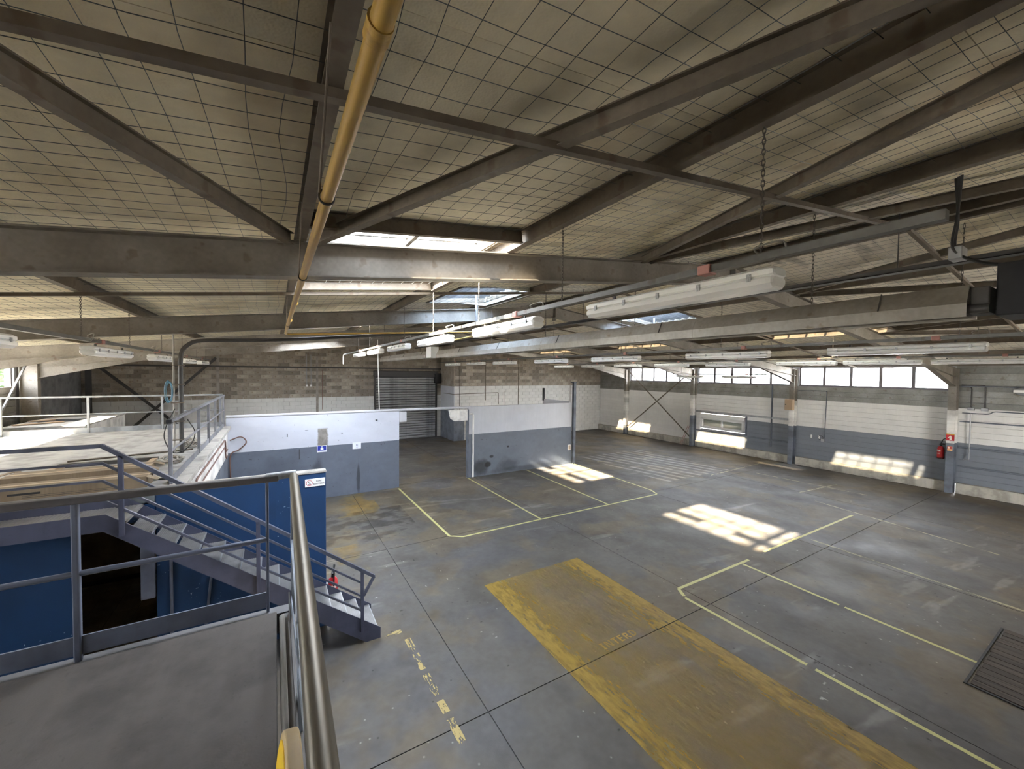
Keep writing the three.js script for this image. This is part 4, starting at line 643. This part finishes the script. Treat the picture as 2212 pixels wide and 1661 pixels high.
  const tr = thing('window_frame_scrap', 'dark empty frame lying flat behind the cartons', 'frame', [-2.4, 2.45, 8.7]); part(tr, 'side', [bx(-2.95, -1.75, 2.451, 2.51, 8.38, 8.45), bx(-2.95, -1.75, 2.451, 2.51, 9.0, 9.07)], M.darkSteel); part(tr, 'side', [bx(-2.95, -2.87, 2.451, 2.5, 8.45, 9.0), bx(-1.83, -1.75, 2.451, 2.5, 8.45, 9.0)], M.tan);
  single('floor_tube', 'thin grey tube lying across the mezzanine floor', 'pipe', cyl(W(-3.0, 2.466, 9.5), W(-1.4, 2.466, 9.9), 0.016, 8), M.purlin);
  for (let k = 0; k < 2; k++) { const pts = []; for (let i = 0; i < 70; i++) { const a = i * 0.62; pts.push(W(-1.52 + Math.cos(a) * rr(0.06, 0.2), 2.47 + 0.07 * rnd() * (k + 1), 8.75 + k * 1.55 + Math.sin(a) * rr(0.12, 0.32))); } single('cable_tangle', `heap of loose grey cable at the foot of the cable post, ${k ? 'farther' : 'nearer'} of two`, 'cable', tube(pts, 0.011, 5, 420), M.cable); }
  single('crumpled_sheet', 'crumpled pale plastic sheet beside the carton ends', 'plastic sheet', (() => { const g = new THREE.PlaneGeometry(0.3, 0.36, 18, 24).rotateX(-Math.PI / 2), p = g.attributes.position; for (let i = 0; i < p.count; i++) p.setY(i, 0.006 + 0.1 * Math.abs(fbm(p.getX(i) * 9 + 3, p.getZ(i) * 9, 3) - 0.4)); g.computeVertexNormals(); return g.translate(-1.44, 2.45, -7.57); })(), M.cable);
}

// ---------------------------------------------------------------- steel stair
{
  const t = thing('steel_stair', 'dark blue grey steel stair with a four bar handrail in front of the blue wall', 'stair', [0, 0, 6.43]);
  const zN = 6.06, zF = 6.76, sl = 2.30 / 2.81, xB = 1.35, xT = -1.46;
  const prof = [[xB, 0], [xB, 0.16], [xT - 0.17, 2.41], [-3.6, 2.41], [-3.6, 2.22], [xT - 0.19, 2.22], [1.14, 0]];
  for (const z of [zN, zF]) part(t, 'stringer', prism(prof, 0.012).translate(0, 0, -z - 0.006), M.stairPaint);
  const tg = []; const rise = 2.30 / 14, go = 0.213;
  for (let k = 1; k <= 13; k++) {
    const y = 2.30 - k * rise, x1 = xT + k * go, x0 = x1 - go - 0.03, tr = part(t, 'tread', bx(x0, x1, y - 0.025, y, zN + 0.01, zF - 0.01), M.tread);
    part(tr, 'nosing', bx(x1 - 0.004, x1 + 0.006, y - 0.03, y + 0.001, zN + 0.01, zF - 0.01), M.galv);
    const rib = []; for (let i = 0; i < 11; i++) rib.push(bx(x0 + 0.012 + i * 0.021, x0 + 0.018 + i * 0.021, y, y + 0.0035, zN + 0.012, zF - 0.012)); part(tr, 'ribs', rib, M.tread);
  }
  const land = part(t, 'landing', bx(-3.6, xT, 2.275, 2.30, zN + 0.01, zF - 0.01), M.tread); { const rib = []; for (let x = -3.55; x < xT; x += 0.035) rib.push(bx(x, x + 0.01, 2.3, 2.3035, zN + 0.012, zF - 0.012)); part(land, 'ribs', rib, M.tread); }
  // posts and four bars on the near side
  const zr = zN - 0.03, bend = -1.635, x2 = 1.25;
  const railY = (x, top) => x < bend ? top : top - (x - bend) * (3.183 - 0.982) / (1.249 - bend);
  for (const [x, y0] of [[-1.49, 2.15], [-0.2, 1.15], [1.08, 0.2], [-3.1, 2.25]]) part(t, 'post', rbx(x - 0.022, x + 0.022, y0, railY(x, 3.183) - 0.01, zr - 0.022, zr + 0.022, 0.004), M.stairPaint);
  [[3.183, 0.022], [2.992, 0.013], [2.795, 0.013], [2.58, 0.013]].forEach(([top, r], i) => {
    const xe = i ? 1.08 : x2; part(t, i ? 'mid_rail' : 'handrail', merge([bar(W(-3.6, top, zr), W(bend, top, zr), r * 2, r * 1.9), bar(W(bend - 0.008, top + 0.003, zr), W(xe, railY(xe, top), zr), r * 2, r * 1.9)]), M.stairRail);
  });
  part(t, 'handrail_return', bar(W(x2, 0.985, zr), W(1.1, 0.73, zr), 0.04, 0.035), M.stairRail);
}

// ---------------------------------------------------------------- near platform with its railing
{
  const t = struct('floor_platform', 'dusty grey concrete platform in the foreground', 'floor', [-2, 2.1, 1]);
  part(t, 'slab', rbx(-4.5, 0.0, 2.06, 2.28, -2.5, 3.3, 0.008), M.platform); part(t, 'edge_channel', bx(0.035, 0.15, 2.1, 2.24, -2.5, 3.42), MAP([0.15, 0.14, 0.13])); part(t, 'front_channel', bx(-4.5, 0.15, 2.1, 2.25, 3.32, 3.42), MAP([0.12, 0.12, 0.125]));
  part(t, 'edge_pipe', cyl(W(0.032, 2.25, -2.5), W(0.032, 2.25, 3.26), 0.018, 8), M.concrete);
  for (const [x, z] of [[-0.1, 3.2], [-4.3, 3.2], [-0.1, -2.3]]) part(t, 'support', ibeam(W(x, 0, z), W(x, 2.1, z), 0.14, 0.14), M.stairPaint);
  const f = thing('railing', 'blue grey steel railing with toe board across the front of the platform', 'railing', [-2, 2.25, 3.38]);
  const z = 3.38; part(f, 'top_rail', rbx(-4.5, 0.02, 3.215, 3.262, z - 0.03, z + 0.03, 0.01), MAP([0.125, 0.118, 0.12], { roughness: 0.42 })); part(f, 'rail_sleeve', cyl(W(-0.06, 3.25, z), W(0.13, 3.255, z), 0.028, 12), M.galv);
  part(f, 'mid_rail', cyl(W(-4.5, 2.77, z), W(-0.06, 2.79, z), 0.017, 10), M.railPaint);
  part(f, 'toe_board', bx(-4.5, -0.05, 2.285, 2.4, z - 0.006, z + 0.006), M.railPaint);
  for (const x of [-0.055, -1.04, -2.03, -3.02, -4.0]) part(f, 'post', x > -0.5 ? cyl(W(x, 2.25, z), W(x, 3.22, z), 0.0105, 8) : rbx(x - 0.018, x + 0.018, 2.22, 3.22, z - 0.02, z + 0.02, 0.01), M.railPaint);
  const s = thing('railing', 'worn bare steel handrail running along the side of the platform', 'railing', [0.09, 2.25, 1.2]);
  const tubeM = MAP([0.20, 0.185, 0.155], { map: dusty, roughness: 0.4, metalness: 0.6 });
  part(s, 'handrail', cyl(W(0.055, 3.245, -0.6), W(0.115, 3.245, 3.33), 0.029, 20), tubeM); part(s, 'end_cap', cyl(W(0.115, 3.245, 3.33), W(0.1152, 3.245, 3.342), 0.029, 20), tubeM);
  const flat = MAP([0.25, 0.29, 0.35], { roughness: 0.4 });
  part(s, 'mid_rail', bar(W(0.078, 2.78, -0.6), W(0.1, 2.78, 3.34), 0.02, 0.04), flat); part(s, 'toe_board', bx(0.075, 0.083, 2.27, 2.4, -1.5, 3.3), M.darkSteel);
  for (const zz of [3.3, 2.2, 1.1, 0.0]) part(s, 'post', rbx(0.072 + 0.006 * zz, 0.096 + 0.006 * zz, 2.1, 3.23, zz - 0.03, zz + 0.03, 0.003), flat);
  part(s, 'kick_plate', bar(W(0.072, 2.95, 1.2), W(0.092, 2.36, 3.25), 0.006, 0.06), flat);
  // yellow board with a rounded bare edge, standing inside the rail
  const o = new THREE.Shape(); o.moveTo(-0.6, 2.285); o.lineTo(1.37, 2.285); o.lineTo(1.37, 2.84); o.quadraticCurveTo(1.36, 3.0, 1.16, 3.01); o.lineTo(-0.6, 3.03); o.lineTo(-0.6, 2.285);
  const b = thing('yellow_board', 'yellow board with a rounded bare wooden edge beside the handrail', 'board', [0.01, 2.28, 0.4]);
  const turn = g => g.rotateY(Math.PI / 2).translate(0, -3, 0).rotateZ(-0.11).translate(0, 3, 0);
  part(b, 'core', turn(new THREE.ExtrudeGeometry(o, { depth: 0.028, bevelEnabled: true, bevelSize: 0.008, bevelThickness: 0.006, bevelSegments: 3, curveSegments: 16 })).translate(0.022, 0, 0), FLAT([0.48, 0.36, 0.18], { roughness: 0.55 }));
  const o2 = new THREE.Shape(); o2.moveTo(-0.58, 2.3); o2.lineTo(1.36, 2.3); o2.lineTo(1.36, 2.84); o2.quadraticCurveTo(1.35, 2.99, 1.15, 3.0); o2.lineTo(-0.58, 3.02); o2.lineTo(-0.58, 2.3);
  part(b, 'yellow_face', turn(new THREE.ExtrudeGeometry(o2, { depth: 0.004, bevelEnabled: false, curveSegments: 16 })).translate(0.0135, 0, 0), FLAT([0.85, 0.55, 0.01], { roughness: 0.4 }));
}
{ // pit cover of dark planks
  const t = thing('pit_cover', 'dark wooden plank cover over a floor pit at the right edge', 'plank cover', [8.9, 0, 0.2]);
  const wood = tiled(dataTex(256, 512, (u, v) => { const n = fbm(u * 24, v * 3, 4, 24, 3), m = fbm(u * 4, v * 4, 3, 4); return [112 - 50 * n - 18 * m, 104 - 50 * n - 18 * m, 96 - 48 * n - 18 * m]; }), 0.8, 2.4), ms = [1, 0.85, 1.15].map(k => new THREE.MeshStandardMaterial({ map: wood, color: new THREE.Color().setRGB(0.62 * k, 0.59 * k, 0.56 * k), roughness: 0.85 }));
  for (let k = 0; k < 15; k++) part(t, 'plank', rbx(7.82 + k * 0.145, 7.82 + k * 0.145 + 0.137, 0.001, 0.014 + 0.004 * rnd(), -1.2, 1.24 + 0.02 * rnd(), 0.004), ms[k % 3]);
  part(t, 'rim', [bx(7.77, 7.8, 0.001, 0.012, -1.2, 1.3), bx(7.8, 10.0, 0.001, 0.012, 1.275, 1.3)], M.black);
}

// ---------------------------------------------------------------- lights on their rails, chains
const unitChain = (() => { const g = []; for (let k = 0; k < 24; k++) { const l = new THREE.TorusGeometry(0.008, 0.0028, 4, 8).scale(1, 2.1, 1); if (k % 2) l.rotateY(Math.PI / 2); l.rotateY(0.4).translate(0, 0.014 + k * 0.0265, 0); g.push(l); } return merge(g); })(); // 0.65 m
function chain(x, y0, y1, z, label, group) {
  const m = new THREE.Mesh(unitChain, M.chain); m.name = numbered('hanging_chain'); m.position.copy(W(x, y0, z)); m.scale.set(1, (y1 - y0) / 0.65, 1); scene.add(m); tag(m, label, 'chain', group); return m;
}
function makeBatten(L) {
  const t = new THREE.Group(); t.name = 'fluorescent_batten'; off.set(t, new THREE.Vector3());
  const hex = (w, y0, y1, b) => [[-w * 0.62, y1], [-w, y1 - b], [-w, y0 + b], [-w * 0.7, y0], [w * 0.7, y0], [w, y0 + b], [w, y1 - b], [w * 0.62, y1]];
  const ext = (pts, len, bev = 0.02) => new THREE.ExtrudeGeometry(new THREE.Shape(pts.map(p => new THREE.Vector2(...p))), { depth: len - 2 * bev, bevelEnabled: true, bevelSize: 0.012, bevelThickness: bev, bevelSegments: 2 }).translate(0, 0, -len + bev);
  const body = ext(hex(0.058, 0.055, 0.092, 0.012), L), dif = ext(hex(0.062, 0.0, 0.054, 0.018), L - 0.01, 0.03).translate(0, 0, -0.005);
  const hs = part(t, 'housing', body, M.lampBody); part(t, 'diffuser', dif, M.diffuser); part(t, 'reflector', new THREE.BoxGeometry(0.1, 0.006, L - 0.1).translate(0, 0.051, -L / 2), M.whitePlastic);
  for (const x of [-0.026, 0.026]) part(t, 'lamp_tube', new THREE.CylinderGeometry(0.013, 0.013, L - 0.14, 10).rotateX(Math.PI / 2).translate(x, 0.03, -L / 2), M.lampTube);
  for (let k = 0; k < 5; k++) for (const s of [-1, 1]) part(hs, 'clip', new THREE.BoxGeometry(0.012, 0.04, 0.02).translate(s * 0.074, 0.055, -0.12 - k * (L - 0.24) / 4), M.galv);
  for (const z of [0.25, L - 0.25]) part(hs, 'hanger', new THREE.BoxGeometry(0.02, 0.05, 0.02).translate(0, 0.11, -z), M.darkSteel);
  tag(t, '', 'light'); return t;
}
function lightRow(x, yRail, starts, L, zr, where, chains, top) {
  const rl = thing('light_rail', `grey steel light rail ${where}`, 'rail', [x, yRail, zr[0]], 'light rails'); part(rl, 'channel', [bx(x - 0.025, x + 0.025, yRail - 0.018, yRail + 0.022, zr[0], zr[1])], M.railSteel);
  const pr = makeBatten(L);
  starts.forEach((z, i) => {
    copyTo(pr, W(x, yRail - 0.168, z), `unlit fluorescent batten, ${ordinals[i]} along the light rail ${where}`, `battens on the rail ${where}`);
    part(rl, 'junction_box', rbx(x - 0.04, x + 0.04, yRail - 0.028, yRail + 0.03, z + 0.37, z + 0.45, 0.008), M.redBox);
    if (i < 4) part(rl, 'cable', tube([W(x, yRail + 0.025, z + 0.4), W(x + 0.05, yRail + 0.03, z + 0.2), W(x + 0.06, yRail + 0.01, z + 0.1), W(x - 0.03, yRail + 0.05, z + 0.12), W(x + 0.05, yRail + 0.08, z + 0.02), W(x + 0.04, yRail - 0.0, z + 0.0), W(x, yRail - 0.02, z + 0.03)], 0.006, 5, 40), M.cable);
  });
  chains.forEach((z, i) => chain(x, yRail + 0.02, top, z, `rusty chain, ${ordinals[i]} holding the light rail ${where}`, `chains of the rail ${where}`));
}
lightRow(2.25, 4.66, [1.06, 3.25, 5.55, 7.75, 10.0, 12.3], 1.42, [0.47, 15.4], 'right of the yellow gas pipe', [1.16, 2.88, 4.6, 6.3, 8.0, 9.7, 11.4, 13.1], yb(2.25) + 0.3);
lightRow(-1.9, 4.37, [3.45, 6.6, 9.45, 12.2, 14.7], 1.5, [2.5, 16.6], 'over the mezzanine', [4.6, 6.44, 8.2, 10.2, 12.2, 14.2, 16], yb(-1.9) + 0.3);
lightRow(6.9, 4.5, [1.08, 3.38, 6.05, 8.6, 11.3, 13.6, 16.0], 1.5, [0.5, 18.3], 'under the ridge beside the heater', [1.3, 4.2, 6.6, 9.2, 11.8, 14.4, 17.0], yb(6.8) + 0.3);
lightRow(13.1, 4.5, [1.4, 3.05, 4.7, 7.0, 9.2, 11.4, 13.6, 15.8], 1.5, [0.8, 18.0], 'along the clerestory side', [2.2, 4.8, 7.4, 10, 12.6, 15.2], yb(13.1) + 0.3);
lightRow(17.4, 4.05, [9.0, 11.4], 1.5, [8.6, 13.2], 'close to the clerestory windows', [9.2, 12.6], yb(17.4) + 0.3);

single('rail_hook', 'pale bent tube hanging at the far end of the first light rail', 'pipe', pipe([W(2.25, 4.66, 15.42), W(2.25, 4.66, 16.3), W(2.25, 4.3, 16.3)], 0.02, 8, 0.2), M.galv);
single('thin_pole', 'thin white pole rising from the partition rail in front of the shutter', 'pole', cyl(W(3.03, 2.75, 13.78), W(2.97, 5.1, 13.78), 0.016, 8), M.whitePaint);
// ---------------------------------------------------------------- radiant heaters
function heater(x, y, z0, z1, label, dark) {
  const t = thing('radiant_heater', label, 'heater', [x, y, z0]), w = 0.16, h = 0.24;
  const out = [[-w, 0], [-w, 0.1], [-w * 0.55, h], [w * 0.55, h], [w, 0.1], [w, 0], [w - 0.012, 0], [w - 0.012, 0.095], [w * 0.5, h - 0.012], [-w * 0.5, h - 0.012], [-w + 0.012, 0.095], [-w + 0.012, 0]];
  const n = Math.max(2, Math.round((z1 - z0) / 2.2));
  for (let k = 0; k < n; k++) { const a = z0 + (z1 - z0) * k / n, b = z0 + (z1 - z0) * (k + 1) / n + 0.04; part(t, 'hood_section', prism(out.map(([p, q]) => [p * (1 + 0.02 * (k % 2)), q * (1 + 0.02 * (k % 2))]), b - a).translate(x, y, -b), M.hood); part(t, 'wire_strap', [bar(W(x - w - 0.01, y + 0.1, a + 0.5), W(x - w * 0.6, y + h + 0.01, a + 0.5), 0.008, 0.008), bar(W(x + w + 0.01, y + 0.1, a + 0.5), W(x + w * 0.6, y + h + 0.01, a + 0.5), 0.008, 0.008)], M.darkSteel); }
  for (const dx of [-0.07, 0.07]) part(t, 'burner_tube', cyl(W(x + dx, y + 0.06, z0 - 0.1), W(x + dx, y + 0.06, z1), 0.038, 10), M.darkSteel);
  for (let k = 0; k < n; k++) { const z = z0 + (z1 - z0) * (k + 0.47) / n; chain(x, y + h, yb(x) + 0.3, z, `chain, ${ordinals[k]} holding the ${dark ? 'near' : 'far'} radiant heater`, 'heater chains'); }
  return t;
}
{
  const h1 = heater(4.55, 4.48, 0.8, 12.0, 'long grey radiant heater hood with a black burner box hanging under the roof', true);
  part(h1, 'burner_box', rbx(4.5, 4.98, 4.48, 4.86, -0.15, 0.68, 0.012, 2), M.blackBox); part(h1, 'end_plate', rbx(4.46, 4.66, 4.5, 4.7, 0.7, 0.8, 0.01), M.darkSteel);
  const h2 = heater(4.5, 4.5, 12.9, 19.6, 'second radiant heater hood beyond the first, with a white burner box', false); part(h2, 'burner_box', rbx(4.35, 4.62, 4.5, 4.86, 12.4, 12.86, 0.012), M.whitePlastic);
  const jb = thing('junction_box', 'white junction box with a bundle of black cables above the burner box', 'junction box', [4.9, 5.2, 0.9]); part(jb, 'box', rbx(4.64, 4.8, 4.97, 5.07, 0.88, 0.96, 0.008), M.galv);
  for (let k = 0; k < 3; k++) part(jb, 'cable', tube([W(4.65 + k * 0.02, 5.62, 0.9 + 0.02 * k), W(4.66 + k * 0.015, 5.3, 0.92), W(4.64 + k * 0.04, 5.05, 0.93), W(4.7 + k * 0.03, 4.93, 0.8), W(4.8 + 0.03 * k, 4.89, 0.66)], 0.01, 5, 30), M.rubber);
  single('cable_tray', 'dark cable tray running the length of the hall under the ridge', 'cable tray', [bx(5.85, 5.97, 5.17, 5.18, 0.4, 19), bx(5.85, 5.856, 5.17, 5.22, 0.4, 19), bx(5.964, 5.97, 5.17, 5.22, 0.4, 19)], M.darkSteel);
  for (let k = 0; k < 6; k++) single('tray_rod', `thin threaded rod, ${ordinals[k]} carrying the dark cable tray`, 'rod', cyl(W(5.91, 5.18, 1.6 + k * 2.6), W(5.91, yb(5.91) + 0.46, 1.6 + k * 2.6), 0.006, 5), M.darkSteel, 'cable tray rods');
}
// ---------------------------------------------------------------- gas pipe and conduits
{
  const t = thing('gas_pipe', 'dusty yellow gas pipe running under the roof beams from overhead', 'pipe', [0.18, 4.7, 2]);
  part(t, 'run', cyl(W(0.19, 4.72, -1.5), W(0.172, 4.72, 7.6), 0.0235, 16), M.yellowPipe); part(t, 'run', pipe([W(0.172, 4.72, 7.58), W(0.172, 4.68, 8.2), W(4.3, 4.98, 8.2)], 0.017, 10, 0.12), M.yellowPipe);
  for (const z of [0.82, 4.6, 6.2]) part(t, 'coupling', cyl(W(0.184, 4.72, z), W(0.184, 4.72, z + 0.05), 0.027, 16), M.yellowPipe);
  for (const z of [1.75, 3.3, 6.9]) { const c = part(t, 'clamp', new THREE.TorusGeometry(0.028, 0.005, 6, 20).translate(0.18, 4.72, -z), M.darkSteel); part(c, 'rod', cyl(W(0.155, 4.73, z), W(0.16, yb(0.2) + 0.3, z - 0.35), 0.005, 5), M.purlin); }
  single('branch_pipe', 'thin yellow branch pipe crossing below the second frame', 'pipe', pipe([W(3.4, 4.74, 8.3), W(4.3, 4.96, 8.3), W(4.5, 4.98, 9.5)], 0.016, 8, 0.1), M.yellowPipe);
  const cp = thing('cable_post', 'dark cable post rising from the mezzanine and bending under the roof', 'cable post', [-1.5, 2.45, 9.6]);
  part(cp, 'duct', tube([W(-1.52, 2.46, 9.6), W(-1.52, 3.4, 9.6), W(-1.52, 4.2, 9.6), W(-1.48, 4.42, 9.6), W(-1.33, 4.56, 9.6), W(-1.1, 4.6, 9.6), W(0.2, 4.68, 9.6), W(3.2, 5.0, 9.6)], 0.036, 10, 90, 0.3), M.darkSteel);
  part(cp, 'thin_pipe', pipe([W(-1.62, 2.46, 9.58), W(-1.62, 4.86, 9.58), W(-5.5, 4.55, 9.3)], 0.016, 8, 0.04), M.concrete);
  part(cp, 'clip', [0, 1, 2, 3, 4].map(k => bx(-1.66, -1.47, 2.7 + k * 0.35, 2.72 + k * 0.35, 9.54, 9.65)), M.purlin);
  single('hose_coil', 'coil of blue hose hung on the cable post', 'hose', [0, 1, 2].map(k => new THREE.TorusGeometry(0.13 + 0.008 * k, 0.012, 6, 26).scale(0.35, 1.35, 1).rotateY(0.2).translate(-1.67 - 0.012 * k, 3.62, -9.52)), FLAT([0.10, 0.24, 0.34], { roughness: 0.5 }));
  single('cable_loop', 'loop of black cable hanging at the foot of the cable post', 'cable', tube([W(-1.6, 3.3, 9.52), W(-1.72, 3.0, 9.5), W(-1.74, 2.75, 9.45), W(-1.6, 2.5, 9.4), W(-1.38, 2.6, 9.4), W(-1.3, 2.85, 9.45), W(-1.42, 3.1, 9.52)], 0.009, 5, 50), M.rubber);
}
scene.traverse(o => { if (o.isMesh) { o.castShadow = true; o.receiveShadow = true; } });
renderer.render(scene, camera);
